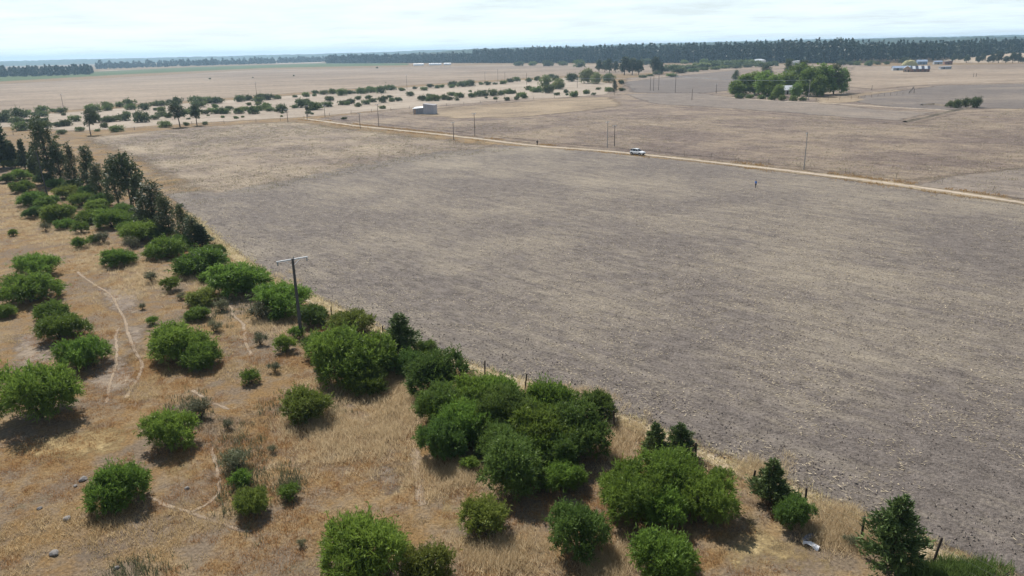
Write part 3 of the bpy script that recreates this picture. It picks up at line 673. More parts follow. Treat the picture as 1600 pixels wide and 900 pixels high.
BASE = {'bigbush': 6.5, 'bush': 4.2, 'yellowbush': 4.0, 'deepbush': 5.0, 'smallbush': 1.8, 'greyshrub': 1.8, 'farbush': 8.0, 'farbush2': 8.0, 'conifer': 3.6, 'darkpine': 12, 'euctree': 12, 'leaningtree': 12, 'lighttree': 14, 'paletree': 10, 'talltree': 24}
RATIO = {'bigbush': .54, 'bush': .53, 'yellowbush': .52, 'deepbush': .62, 'smallbush': .68, 'greyshrub': .8, 'farbush': .52, 'farbush2': .5}
CW = {'conifer': 2.6, 'darkpine': 6.0, 'euctree': 6.5, 'leaningtree': 6.5, 'lighttree': 11, 'paletree': 11, 'talltree': 13}
_cnt = {}
def plant(kind, loc, sx, sz, name, label, cat, group, rz=None, parts=True, var=None):
    i = _cnt.get(kind, 0); _cnt[kind] = i + 1
    cm, tm = PROTO[kind][(i if var is None else var) % len(PROTO[kind])]
    root = empty(name, (float(loc[0]), float(loc[1]), 0), random.uniform(0, 6.28) if rz is None else rz); root.scale = (sx, sx, sz)
    tag(root, label, cat, group)
    link('crown', cm, None, root); link('trunk' if 'tree' in kind or kind in ('conifer', 'darkpine') else 'stem', tm, None, root)
    return root
def grp_near(kind): return kind[:3] != 'far'
def bush_at(cx, cy, wpx, kind, name, label, group, ratio=None, cat='bush', rz=None):
    """a bush whose crown is centred at image (cx, cy) and wpx wide"""
    rt = ratio or RATIO[kind]; h = 1.6
    for _ in range(4):
        p = gp(cx, cy, h * 0.58); wm = wpx * depth(p) / F_PX; h = wm * rt
    s = wm / BASE[kind] * (0.89 if grp_near(kind) else 0.97)
    if kind in ('bush', 'yellowbush', 'bigbush', 'deepbush'): rt *= 0.92 if cy < 520 else (1.12 if cy < 600 else 1.25)
    return plant(kind, p, s, s * rt / RATIO[kind], name, label, cat, group, rz)
def tree_at(bx, by, ty, wpx, kind, name, label, group, cat='tree', rz=None, var=None):
    b = gp(bx, by); h = height_at(b, ty); wm = wpx * depth(b) / F_PX * (random.uniform(0.85, 1.1) if kind == 'euctree' else (1.25 if kind == 'lighttree' else 1.0))
    return plant(kind, b, wm / CW[kind], h / BASE[kind], name, label, cat, group, rz, var=var)
# ------------------------------------------------------------------ foreground bushes (image centre, width, kind, label)
G1, G2, G3 = 'thorn bushes scattered over the dry pasture', 'bushes of the hedge along the ploughed field', 'low shrubs in the dry grass'
FG = [
 (712, 650, 90, 'bush', G2, 'bush filling the left heart of the big thicket'),
 (770, 655, 100, 'deepbush', G2, 'bush filling the middle heart of the big thicket'),
 (826, 700, 90, 'bush', G2, 'bush between the centre and the front of the big thicket'),
 (872, 705, 84, 'deepbush', G2, 'bush on the right flank of the big thicket'),
 (640, 566, 60, 'deepbush', G2, 'low dark bush at the foot of the spiky conifer'),
 (600, 560, 60, 'bush', G2, 'green bush closing the gap left of the spiky conifer'),
 # open pasture, left
 (52, 409, 74, 'bush', G1, 'flat green thorn bush just behind a wider one near the left edge'),
 (46, 442, 96, 'bush', G1, 'wide green thorn bush below a flatter one near the left edge'),
 (4, 482, 44, 'bush', G1, 'green thorn bush cut by the left edge halfway up'),
 (78, 481, 60, 'bush', G1, 'rear of two overlapping green bushes left of the forked path'),
 (93, 505, 80, 'bush', G1, 'front one of two overlapping green bushes left of the forked path'),
 (132, 547, 86, 'bush', G1, 'round green bush beside the fork of the pale path'),
 (55, 612, 136, 'bigbush', G1, 'largest round green bush at the left edge with dark shadow below'),
 (278, 532, 98, 'bush', G1, 'broad green bush right of the forked path, behind a smaller one'),
 (316, 552, 66, 'bush', G1, 'smaller green bush against the right of the broad one by the path'),
 (262, 672, 90, 'bush', G1, 'lone bright green umbrella bush with dark shadow below, mid left'),
 (181, 758, 102, 'bush', G1, 'lone round green bush with dark shadow, lowest on the left'),
 (238, 499, 21, 'smallbush', G3, 'small dark green sapling bush beside the pale forked path'),
 (222, 477, 14, 'greyshrub', G3, 'tiny grey shrub above the dark sapling by the path'),
 (310, 461, 52, 'yellowbush', G1, 'upper of two stacked bushes left of the narrow ochre path'),
 (306, 486, 42, 'bush', G1, 'lower of two stacked bushes left of the narrow ochre path'),
 (335, 507, 26, 'greyshrub', G3, 'grey-green shrub tucked behind the broad bush beside the ochre path'),
 (388, 586, 36, 'smallbush', G3, 'small round green shrub below the narrow ochre path'),
 (429, 571, 24, 'greyshrub', G3, 'small grey-green shrub left of the big hedge bush below the pole'),
 (312, 634, 42, 'greyshrub', G3, 'sparse grey shrub in dry grass above the lone umbrella bush'),
 (480, 632, 82, 'yellowbush', G3, 'low straggling yellow-green shrub in tall dry grass'),
 (367, 710, 52, 'greyshrub', G3, 'grey-green shrub at the top of a chain of four shrubs'),
 (376, 743, 40, 'smallbush', G3, 'second shrub from the top in the chain of low shrubs'),
 (393, 785, 66, 'yellowbush', G3, 'bright green shrub at the bottom of the chain of low shrubs'),
 (452, 765, 38, 'smallbush', G3, 'small green shrub on its own right of the shrub chain'),
 (470, 847, 18, 'greyshrub', G3, 'thin dry upright weed left of the bottom bush'),
 (566, 862, 158, 'bigbush', G1, 'large spreading green bush at the bottom edge'),
 (662, 884, 96, 'yellowbush', G1, 'yellow-green bush against the large one at the bottom edge'),
 (755, 806, 84, 'yellowbush', G1, 'round bright green bush standing alone below the big thicket'),
 (20, 362, 17, 'smallbush', G3, 'small green bush in pale dry grass near the left edge'),
 (122, 377, 28, 'smallbush', G3, 'small round bush at the lower fringe of the far hedge'),
 (181, 398, 56, 'bush', G1, 'round green bush standing out below the dark trees'),
 (234, 430, 25, 'greyshrub', G3, 'grey-green shrub in pale tall grass below the dark trees'),
 (264, 441, 34, 'smallbush', G3, 'dark round bush right of the grey shrub in tall grass'),
 (377, 447, 27, 'smallbush', G3, 'small green shrub under the hedge above the ochre path'),
 (404, 479, 46, 'greyshrub', G3, 'grey-green weedy shrub left of the power pole foot'),
 (405, 526, 28, 'greyshrub', G3, 'small grey-green shrub right of the ochre path'),
 (443, 533, 42, 'smallbush', G3, 'dark green shrub left of the foot of the power pole'),
 (462, 517, 30, 'smallbush', G3, 'small green bush at the foot of the power pole'),
 (345, 474, 26, 'greyshrub', G3, 'grey-green shrub on the left edge of the ochre path'),
 (322, 432, 30, 'smallbush', G3, 'small green shrub below the bright mounded hedge bush'),
 (292, 424, 22, 'greyshrub', G3, 'grey-green shrub in pale grass left of the ochre path top'),
 (430, 492, 28, 'smallbush', G3, 'small green shrub beneath the hedge bush left of the power pole'),
 (500, 580, 26, 'greyshrub', G3, 'grey-green shrub at the left skirt of the big round hedge bush'),
 (425, 700, 18, 'greyshrub', G3, 'tiny grey shrub in dry grass right of the shrub chain'),
 (735, 722, 34, 'smallbush', G3, 'small light shrub in the shadow below the big thicket'),
 (205, 375, 28, 'greyshrub', G3, 'grey-green shrub between the hedge and the standing-out round bush'),
 (145, 372, 22, 'smallbush', G3, 'small green shrub in the grass above the standing-out round bush'),
 (70, 352, 20, 'greyshrub', G3, 'grey shrub in the pale grass below the far hedge'),
 (355, 660, 22, 'greyshrub', G3, 'grey-green shrub right of the lone umbrella bush'),
 (282, 460, 18, 'greyshrub', G3, 'tiny grey shrub left of the two stacked bushes'),
 (1118, 742, 30, 'deepbush', G2, 'small dark bush at the fence right of the conifer pair'),
 (1330, 842, 26, 'greyshrub', G3, 'dry grey shrub at the fence left of the largest fir'),
 # hedge along the field
 (68, 276, 34, 'deepbush', G2, 'dark hedge bush under the tallest dark tree'),
 (88, 284, 34, 'bush', G2, 'green hedge bush just right of the tallest tree foot'),
 (112, 286, 34, 'deepbush', G2, 'dark hedge bush under the thin narrow tree'),
 (134, 296, 36, 'deepbush', G2, 'dark hedge bush under the rounded dark tree'),
 (158, 308, 40, 'deepbush', G2, 'dark hedge bush left of the leaning trunk'),
 (192, 326, 44, 'deepbush', G2, 'dark hedge bush at the foot of the leaning trunk'),
 (222, 342, 40, 'deepbush', G2, 'dark hedge bush below the slim ragged tree'),
 (250, 358, 42, 'deepbush', G2, 'dark hedge bush at the foot of the broad ragged tree'),
 (282, 374, 42, 'deepbush', G2, 'dark hedge bush below the last thin dark tree'),
 (30, 270, 34, 'bush', G2, 'green hedge bush under the small dark pines'),
 (70, 312, 40, 'bush', G2, 'green hedge bush right at the leaning pole foot'),
 (140, 334, 44, 'bush', G2, 'green hedge bush filling the gap above the pale grass'),
 (200, 352, 40, 'bush', G2, 'green hedge bush between two wide ones below the leaning tree'),
 (16, 254, 30, 'yellowbush', G2, 'light green bush under the dark trees at the left edge'),
 (52, 266, 22, 'yellowbush', G2, 'small light green bush left of the tall dark tree'),
 (9, 276, 26, 'deepbush', G2, 'dark grey-green bush at the left edge below the trees'),
 (36, 288, 40, 'bush', G2, 'green hedge bush left of the dark leaning pole'),
 (50, 306, 48, 'bush', G2, 'broad green hedge bush beside the foot of the dark leaning pole'),
 (52, 328, 34, 'deepbush', G2, 'dark bush at the lower fringe below the dark leaning pole'),
 (88, 328, 60, 'bush', G2, 'large green hedge bush right below the dark leaning pole'),
 (103, 297, 42, 'yellowbush', G2, 'light green hedge bush right of the dark leaning pole'),
 (126, 308, 44, 'bush', G2, 'green hedge bush in front of the second dark tree clump'),
 (102, 347, 34, 'bush', G2, 'green bush at the grassy fringe below the large hedge bush'),
 (124, 352, 30, 'smallbush', G3, 'small bush between the pale grass and the hedge'),
 (150, 318, 40, 'bush', G2, 'green hedge bush under the middle dark trees'),
 (172, 336, 62, 'bush', G2, 'wide green hedge bush below the leaning dark tree'),
 (160, 368, 26, 'greyshrub', G3, 'grey-green shrub left above the standing-out round bush'),
 (218, 356, 68, 'bush', G2, 'rounded green hedge bush left of the last dark tree clump'),
 (256, 381, 66, 'bush', G2, 'green hedge bush below the last dark tree clump'),
 (312, 400, 88, 'bush', G2, 'bright green mounded hedge bush at the end of the dark trees'),
 (337, 387, 34, 'deepbush', G2, 'dark bush behind the bright mounded hedge bush'),
 (367, 427, 102, 'bush', G2, 'broad green hedge bush third left of the power pole'),
 (436, 459, 98, 'bush', G2, 'green hedge bush just left of the power pole'),
 (490, 485, 58, 'deepbush', G2, 'dark green hedge bush just right of the power pole'),
 (547, 499, 78, 'yellowbush', G2, 'light green hedge bush behind the big one below the pole'),
 (500, 536, 70, 'bush', G2, 'green hedge bush at the right of the power pole foot'),
 (543, 552, 138, 'bigbush', G2, 'big round green hedge bush right below the power pole'),
 (570, 592, 72, 'bush', G2, 'lower green lobe bush in front of the big round hedge bush'),
 (666, 549, 50, 'deepbush', G2, 'dark bush right behind the spiky conifer'),
 (680, 583, 106, 'deepbush', G2, 'dense green hedge bush right of the spiky conifer'),
 (690, 628, 92, 'deepbush', G2, 'leftmost crown of the big dark thicket'),
 (745, 618, 98, 'bush', G2, 'upper left crown of the big thicket'),
 (728, 662, 104, 'bush', G2, 'middle left crown of the big thicket'),
 (798, 640, 100, 'deepbush', G2, 'centre crown of the big thicket'),
 (852, 628, 104, 'bush', G2, 'upper right crown of the big thicket'),
 (775, 690, 82, 'deepbush', G2, 'small low crown in the middle of the big thicket'),
 (690, 684, 84, 'deepbush', G2, 'dark lower left bush of the big thicket'),
 (775, 612, 90, 'bush', G2, 'top bush of the big thicket next to the field margin'),
 (848, 676, 120, 'bush', G2, 'widest crown in the right half of the big thicket'),
 (900, 672, 110, 'deepbush', G2, 'dark right crown of the big thicket'),
 (806, 728, 120, 'deepbush', G2, 'rounded bush at the front of the big thicket'),
 (880, 745, 74, 'bush', G2, 'light green bush at the front right of the big thicket'),
 (937, 631, 62, 'deepbush', G2, 'upright dark bush at the right end of the big thicket'),
 (905, 828, 112, 'deepbush', G2, 'dark green feathery bush left of the lower thicket'),
 (985, 770, 124, 'bigbush', G2, 'left crown of the lower thicket beside the fence'),
 (1050, 738, 116, 'bigbush', G2, 'top crown of the lower thicket beside the fence'),
 (1108, 776, 110, 'bigbush', G2, 'right crown of the lower thicket casting a black shadow'),
 (1040, 790, 90, 'bush', G2, 'middle crown of the lower thicket'),
 (1042, 868, 116, 'bush', G2, 'bright green bush at the bottom edge below the lower thicket'),
 (1238, 797, 70, 'deepbush', G2, 'dark round bush on the fence below the small fir'),
]
for cx, cy, w, kind, grp, lab in FG:
    nm = 'thorn_bush' if grp == G1 else ('hedge_bush' if grp == G2 else 'low_shrub')
    bush_at(cx, cy, w, kind, nm, lab, grp, cat='shrub' if grp == G3 else 'bush')
GC = 'young conifers along the field fence'
tree_at(627, 562, 490, 64, 'conifer', 'young_conifer', 'spiky dark conifer between the hedge bushes right of the pole', GC)
tree_at(1024, 712, 660, 40, 'conifer', 'young_conifer', 'narrow dark conifer left of a pair above the lower thicket', GC)
tree_at(1062, 712, 662, 52, 'conifer', 'young_conifer', 'spreading dark conifer right of a pair above the lower thicket', GC)
tree_at(1203, 786, 718, 62, 'conifer', 'young_conifer', 'small fir with pointed top behind a fence post', GC)
tree_at(1392, 886, 774, 92, 'conifer', 'young_conifer', 'largest fir standing at the fence near the bottom right', GC)
GD = 'dark trees at the far end of the hedge'
tree_at(6, 262, 184, 40, 'darkpine', 'dark_pine', 'tall black-green pine cut by the left edge', GD)
tree_at(24, 262, 222, 22, 'darkpine', 'dark_pine', 'small dark pine next to the one at the left edge', GD)
tree_at(40, 264, 217, 22, 'darkpine', 'dark_pine', 'second small dark pine left of the tallest dark tree', GD)
tree_at(80, 288, 188, 54, 'euctree', 'eucalyptus_tree', 'tallest dark tree behind the leaning pole', GD)
tree_at(98, 288, 226, 34, 'euctree', 'eucalyptus_tree', 'dark tree filling the right side of the tallest one', GD)
tree_at(160, 312, 256, 32, 'euctree', 'eucalyptus_tree', 'lower dark tree in the gap left of the leaning trunk', GD)
tree_at(306, 384, 338, 30, 'euctree', 'eucalyptus_tree', 'small dark tree just before the low dark pine', GD)
tree_at(58, 272, 228, 26, 'darkpine', 'dark_pine', 'dark pine hugging the left of the tallest tree', GD)
tree_at(121, 296, 226, 20, 'euctree', 'eucalyptus_tree', 'thin dark tree with a narrow top', GD)
tree_at(140, 302, 231, 36, 'euctree', 'eucalyptus_tree', 'rounded dark tree between the thin one and the leaning one', GD)
tree_at(206, 324, 241, 46, 'leaningtree', 'eucalyptus_tree', 'dark tree with a bare leaning trunk beside the stubble', GD)
tree_at(186, 322, 250, 42, 'euctree', 'eucalyptus_tree', 'dark tree just left of the bare leaning trunk', GD)
tree_at(222, 348, 276, 28, 'leaningtree', 'eucalyptus_tree', 'slim ragged dark tree right of the leaning trunk', GD)
tree_at(244, 362, 287, 52, 'euctree', 'eucalyptus_tree', 'broad ragged tree in the last dark clump', GD)
tree_at(268, 372, 306, 40, 'euctree', 'eucalyptus_tree', 'lower ragged tree in the last dark clump', GD)
tree_at(291, 378, 320, 30, 'euctree', 'eucalyptus_tree', 'last thin dark tree before the hedge turns to bushes', GD)
tree_at(316, 384, 350, 36, 'darkpine', 'dark_pine', 'low dark pine at the end of the dark trees', GD)

# ------------------------------------------------------------------ bush rows in the middle distance
def ordinal(n):
    return f"{n}{'th' if 10 <= n % 100 <= 20 else {1: 'st', 2: 'nd', 3: 'rd'}.get(n % 10, 'th')}"
def row(items, where, group, kinds, rt=(0.38, 0.62), thicken=False):
    items = sorted(list(items) + [(x + random.uniform(.4, .8) * w * random.choice((-1, 1)), y + random.uniform(0, 1.5), w * random.uniform(.45, .8)) for (x, y, w) in [q[:3] for q in items] if thicken and w > 13 and random.random() < .45])
    for i, it in enumerate(items):
        x, y, w = it[:3]; kind = it[3] if len(it) > 3 else kinds[random.randrange(len(kinds))]
        size = 'small' if w < 15 else ('wide' if w > 27 else 'rounded')
        tone = 'green' if kind == 'farbush2' else 'dark'
        bush_at(x, y, w, kind, 'thorn_bush', f'{size} {tone} bush, {ordinal(i + 1)} from the left {where}', group, ratio=random.uniform(*rt))
FBK = ['farbush', 'farbush', 'farbush2']
UP = [(10, 174, 14), (3, 181, 26), (28, 176, 24), (65, 170, 22), (66, 177, 20), (94, 171, 19), (99, 178, 8), (144, 168, 26), (168, 163, 19), (167, 168, 17), (202, 161, 21), (204, 166, 20), (225, 165, 20), (240, 162, 14), (252, 160, 20), (277, 157, 17), (309, 155, 29), (309, 162, 24), (339, 155, 24), (374, 153, 19), (388, 152, 16), (405, 155, 16), (416, 150, 25), (434, 151, 13), (461, 150, 9), (478, 147, 15), (491, 148, 8), (493, 143, 12), (505, 144, 16), (520, 142, 14), (533, 143, 17), (546, 143, 14), (563, 141, 17), (579, 139, 19), (596, 139, 18), (610, 136, 20), (628, 139, 12), (648, 137, 9), (663, 138, 12), (672, 133, 13), (683, 135, 9), (690, 134, 10), (707, 130, 16), (706, 134, 12), (722, 130, 22), (735, 129, 15), (752, 130, 9), (762, 130, 12), (774, 130, 9), (786, 128, 12), (797, 125, 12), (807, 123, 14), (826, 124, 12), (839, 122, 12), (862, 118, 12), (868, 122, 14), (893, 119, 22)]
row(UP, 'in the farthest bush row', 'bushes of the farthest row on the left', FBK, thicken=True)
MID = [(5, 184, 18), (24, 187, 24), (54, 186, 18), (33, 196, 28), (55, 195, 22), (70, 193, 18), (92, 193, 20), (103, 191, 20), (117, 184, 18, 'farbush2'), (147, 184, 22), (165, 186, 20), (178, 184, 22), (195, 182, 20), (198, 176, 12), (221, 181, 28), (240, 182, 18), (252, 170, 15), (250, 178, 17), (262, 179, 14), (300, 171, 22), (303, 174, 18), (320, 174, 15), (336, 172, 22, 'farbush2'), (336, 165, 11, 'farbush2'), (357, 168, 16), (352, 173, 16), (372, 172, 18), (383, 169, 14), (395, 171, 20), (389, 162, 9), (403, 161, 13), (405, 168, 16, 'farbush2'), (417, 165, 18, 'farbush2'), (421, 170, 16), (440, 168, 20), (460, 166, 12), (470, 161, 20), (478, 158, 18), (492, 164, 24), (487, 169, 14), (515, 153, 16), (512, 162, 17), (534, 160, 15), (549, 158, 14), (559, 152, 11), (560, 163, 12), (575, 151, 12), (572, 159, 14), (582, 156, 16), (598, 155, 17), (609, 150, 11), (612, 155, 10), (623, 154, 13), (641, 146, 14, 'farbush'), (660, 153, 17), (673, 149, 15), (680, 152, 18), (694, 151, 16), (706, 146, 14), (702, 153, 14), (718, 148, 18, 'farbush2'), (714, 155, 8), (735, 142, 6), (737, 148, 14), (748, 146, 18), (756, 142, 10), (760, 152, 6), (770, 144, 17), (774, 153, 9), (783, 145, 13), (795, 142, 15), (802, 143, 12), (812, 147, 13), (826, 137, 13, 'farbush2'), (838, 139, 22, 'farbush2'), (857, 138, 20), (868, 133, 18, 'farbush2')]
row(MID, 'in the middle bush row', 'bushes of the middle row on the left', FBK, thicken=True)
LOW = [(95, 205, 17), (124, 201, 16), (152, 203, 10), (162, 195, 13), (181, 200, 23), (257, 193, 23), (320, 192, 10), (294, 185, 7), (291, 193, 10), (325, 180, 5), (348, 182, 7), (369, 183, 9), (379, 182, 6), (441, 176, 6), (440, 181, 5), (481, 175, 10), (488, 177, 6), (537, 184, 10), (598, 167, 12), (792, 154, 10), (807, 153, 10), (818, 148, 15), (870, 146, 10), (884, 142, 9), (886, 147, 6), (897, 146, 15), (916, 143, 12), (927, 146, 8), (935, 138, 9), (951, 139, 15), (972, 139, 12), (971, 128, 10)]
row(LOW, 'among stragglers nearest the stubble', 'stray bushes in front of the middle row', ['farbush2', 'farbush'])
RG = [(1052, 105, 34), (1035, 108, 22), (1028, 113, 18), (1062, 110, 26), (1078, 104, 34), (1082, 109, 22), (1096, 101, 34), (1100, 107, 20), (1112, 99, 32), (1118, 106, 18), (1130, 98, 34), (1132, 104, 22), (1146, 97, 30), (1150, 103, 20), (1162, 97, 32), (1168, 102, 18), (1180, 98, 28), (1190, 101, 22), (1205, 99, 24), (1016, 117, 12), (1050, 117, 20), (1004, 119, 16)]
row(RG, 'in the scrub belt by the farm wood', 'bushes of the scrub belt', ['farbush2', 'farbush2', 'farbush'], (0.22, 0.32))
FR = [(810, 98.5, 18), (832, 98.5, 16), (856, 98, 18), (880, 98, 16), (905, 98, 20), (1010, 95.5, 18), (1070, 96, 14), (1100, 96, 16), (1315, 98, 16), (1330, 98, 14), (1340, 98, 12), (1358, 98, 14), (1371, 98, 11), (1413, 93.5, 16), (1386, 98, 10)]
row(FR, 'at the foot of the long forest', 'bushes at the foot of the forest', ['farbush', 'farbush2'])
FSP = [(459, 118, 3), (589, 105.5, 4), (395, 121, 3), (328, 122.5, 4), (603, 129, 2)]
row(FSP, 'alone in the wide far field', 'stray shrubs in the far field', ['farbush'])

GM = 'thin trees standing beside the middle bush row'
tree_at(142, 211, 171, 22, 'leaningtree', 'eucalyptus_tree', 'dark leaning tree at the edge of the stubble on the far left', GM)
tree_at(281, 198, 159, 26, 'leaningtree', 'eucalyptus_tree', 'leaning tree with forked crown left of the second thin tree', GM)
tree_at(308, 196, 164, 20, 'leaningtree', 'eucalyptus_tree', 'thin straight tree right of the forked leaning tree', GM)
tree_at(960, 147, 125, 9, 'euctree', 'eucalyptus_tree', 'slim dark tree between round bushes at the end of the tan field', GM)
tree_at(481, 181, 163, 7, 'leaningtree', 'eucalyptus_tree', 'tiny thin tree at the corner of the stubble', GM)
GT = 'tall dark trees in front of the forest'
for bx, by, ty, w, lab in [(936, 113, 94, 11, 'leftmost tall dark tree in front of the forest'), (945, 113, 96, 12, 'second tall dark tree from the left in front of the forest'), (952, 114, 93, 12, 'third tall dark tree from the left in front of the forest'), (962, 113, 97, 10, 'fourth, thinner dark tree from the left in front of the forest'),
                           (976, 117, 90, 20, 'widest tall dark tree in front of the forest'), (988, 117, 92, 18, 'dark tree touching the right of the widest one'), (998, 117, 95, 14, 'dark tree at the right end of the tall clump'), (1024, 116, 90, 16, 'lone tall dark tree right of the tall clump'), (1033, 115, 98, 10, 'shorter dark tree beside the lone tall one')]:
    tree_at(bx, by, ty, w, 'talltree', 'tall_tree', lab, GT)
GP = 'pale yellow-green trees beside the dark clump'
for bx, by, ty, w, lab in [(853, 137, 118, 22, 'left pale yellow-green tree beyond the tan field'), (873, 139, 123, 20, 'small pale yellow-green tree right of the left one'), (918, 130, 108, 26, 'tallest pale yellow-green tree beyond the tan field'), (932, 131, 114, 18, 'pale yellow-green tree right of the tallest pale one'), (951, 129, 115, 20, 'rightmost pale yellow-green tree beyond the tan field')]:
    tree_at(bx, by, ty, w, 'paletree', 'pale_tree', lab, GP)
GF = 'trees of the farm wood around the white roof'
for bx, by, ty, w, kind, lab in [(1149, 150, 127, 20, 'lighttree', 'leftmost light green tree of the farm wood'), (1149, 128, 110, 11, 'euctree', 'narrow dark tree at the upper left corner of the farm wood'), (1162, 148, 117, 26, 'lighttree', 'second light green tree from the left of the farm wood'),
                                 (1178, 148, 114, 28, 'lighttree', 'third light green tree from the left of the farm wood'), (1194, 150, 113, 28, 'lighttree', 'light green tree just left of the white roof'), (1209, 151, 118, 22, 'lighttree', 'green tree shading the left end of the white roof'), (1195, 122, 100, 20, 'euctree', 'dark tree poking up behind the middle of the farm wood'),
                                 (1228, 142, 113, 26, 'lighttree', 'light green tree behind the white roof'), (1246, 140, 101, 34, 'lighttree', 'big light green tree above the white roof'), (1256, 134, 96, 26, 'euctree', 'dark broad tree behind the big light green one'), (1232, 126, 93, 18, 'euctree', 'dark tall tree at the back of the farm wood'),
                                 (1262, 150, 108, 30, 'lighttree', 'green tree right of the white roof'), (1284, 148, 102, 34, 'lighttree', 'tall light green tree in the right half of the farm wood'), (1302, 147, 101, 26, 'euctree', 'dark tree near the right end of the farm wood'), (1314, 145, 108, 18, 'lighttree', 'rightmost thin tree of the farm wood'), (1277, 151, 118, 24, 'lighttree', 'low green tree in front of the tall light green one'), (1217, 154, 133, 15, 'lighttree', 'small green tree in front of the left part of the white roof'), (1243, 154.5, 131, 15, 'lighttree', 'small green tree in front of the right part of the white roof')]:
    tree_at(bx, by, ty, w, kind, 'farm_tree', lab, GF)
UN = [(1155, 149, 16), (1172, 150, 14), (1190, 151, 14), (1206, 152, 14), (1222, 152, 14), (1240, 153, 14), (1254, 154, 12)]
row(UN, 'along the front of the farm wood', 'bushes along the front of the farm wood', ['farbush2'])
GB = 'dark trees at the end of the ditch'
for x, y, w, k, rt, lab in [(1486, 161, 15, 'farbush', .75, 'leftmost and thinnest bushy tree at the end of the ditch'), (1496, 161, 14, 'farbush', .95, 'second bushy tree of the clump at the end of the ditch'), (1509, 160, 13, 'farbush', .95, 'third bushy tree of the clump at the end of the ditch'), (1524, 157.5, 20, 'farbush', .9, 'largest round bushy tree of the clump at the end of the ditch')]:
    bush_at(x, y, w, k, 'ditch_tree', lab, GB, ratio=rt, cat='tree')
tree_at(1177, 98, 78, 11, 'lighttree', 'light_tree', 'single light green tree in front of the dark forest', None)
tree_at(1310, 96, 61, 15, 'talltree', 'tall_pine', 'large dark pine rising above the forest right of the farm wood', None)
GR = 'scattered trees at the far right before the forest'
for i, (bx, by, ty, w) in enumerate([(1489, 97, 85, 7), (1510, 98, 86, 9), (1528, 98.5, 88, 8), (1545, 98.5, 88, 8), (1551, 98.5, 84, 8), (1560, 98.5, 80, 12), (1571, 98.5, 88, 10), (1582, 98.5, 82, 11), (1591, 98.5, 83, 9), (1598, 98.5, 90, 12), (1535, 97, 84, 9), (1500, 96, 84, 8)]):
    tree_at(bx, by, ty, w, 'talltree', 'scattered_tree', f'dark scattered tree, {ordinal(sorted([1489,1510,1528,1545,1551,1560,1571,1582,1591,1598,1535,1500]).index(bx)+1)} from the left at the far right', GR)
# ------------------------------------------------------------------ poles, wires, fences
def t_pole(name, label, bpix, toppix_y, arm=True, mat='poledark', armw=2.6, r=0.16, group=None, rz=0.0, lean=(0, 0), h=None, insul=True):
    b = gp(*bpix); h = h or height_at(b, toppix_y)
    root = empty(name, (float(b[0]), float(b[1]), 0), rz); tag(root, label, 'pole', group)
    MB().tube([(0, 0, -0.3), (lean[0] * .5, lean[1] * .5, h * 0.5), (lean[0], lean[1], h)], [r, r * 0.82, r * 0.62], 8).build('shaft', M[mat], root)
    if arm:
        z = h - 0.12
        a = MB().box((lean[0], lean[1] + 0.13, z), (armw, 0.10, 0.13)).build('crossarm', M['arm'], root)
        for s in (-1, 1):
            MB().tube([(lean[0] + s * armw * 0.26, lean[1] + 0.13, z - 0.05), (lean[0] + s * 0.05, lean[1] + 0.10, z - 0.65)], [0.025, 0.025], 4).build('brace', M['arm'], root)
        for k in (-0.47, 0.47, 0.05):
            zt = z + 0.065
            mb = MB()
            if insul and abs(k) > 0.2: mb.tube([(lean[0] + k * armw, 0.13, z - 0.06), (lean[0] + k * armw, 0.13, z - 0.16), (lean[0] + k * armw, 0.13, z - 0.20), (lean[0] + k * armw, 0.13, z - 0.30), (lean[0] + k * armw, 0.13, z - 0.44)], [0.03, 0.07, 0.05, 0.08, 0.04], 8)
            else: mb.tube([(lean[0] + k * armw, 0.13, zt - 0.01), (lean[0] + k * armw, 0.13, zt + 0.1), (lean[0] + k * armw, 0.13, zt + 0.2)], [0.03, 0.07, 0.03], 8)
            mb.build('insulator', M['insul'], root)
    return root, (float(b[0]), float(b[1]), h)
t_pole('power_pole', 'tall dark power pole with a pale crossarm among the hedge bushes', (471, 526), 404, True, 'poledark', 3.2, 0.20, None, R(34))
t_pole('utility_pole', 'thin dark leaning pole in the green hedge before the dark trees', (77, 316), 236, False, 'poledark', 2, 0.15, None, 0, (-0.6, 0.2))
GPO = 'poles along the dirt track'
for bpx, ty, lab, ar in [((563, 201), 177, 'left pole of a pair where the dirt track begins', 1), ((592, 198), 163, 'taller right pole of a pair where the dirt track begins', 1), ((709, 219), 191, 'pole on the near side of the dirt track below the shed', 1), ((742, 213), 177, 'pole on the far side of the dirt track below the shed', 1),
                         ((949, 231), 190, 'left and taller pole of the pair left of the white car', 1), ((960, 229), 196, 'right and shorter pole of the pair left of the white car', 1), ((1256, 265), 208, 'lone pale pole by the track right of the blue-clothed person', 1)]:
    t_pole('track_pole', lab, bpx, ty, bool(ar), 'poleconc' if bpx[0] in (949, 1256) else 'polewood', 1.6, 0.13, GPO, R(random.uniform(20, 60)), insul=False)
GPF = 'distant poles on the left'
for bpx, ty, lab in [((99, 168), 147, 'far pole standing on the leftmost far field edge'), ((401, 148), 129, 'far pole behind the farthest bush row, second from the left'), ((450, 191), 171, 'far pole at the stubble corner, left of two'), ((480, 187), 165, 'far pole at the start of the dirt track'), ((508, 183), 164, 'far pole just right of the start of the track'),
                     ((636, 139), 117, 'far pole behind the shed at the farthest bush row'), ((758, 131), 113, 'left of three far poles above the shed row'), ((778, 129), 109, 'middle of three far poles above the shed row'), ((789, 127), 113, 'right of three far poles above the shed row')]:
    t_pole('distant_pole', lab, bpx, ty, True, 'polewood', 1.8, 0.14, GPF, R(30), insul=False)
GPR = 'poles between the pale trees and the farm wood'
ends = {}
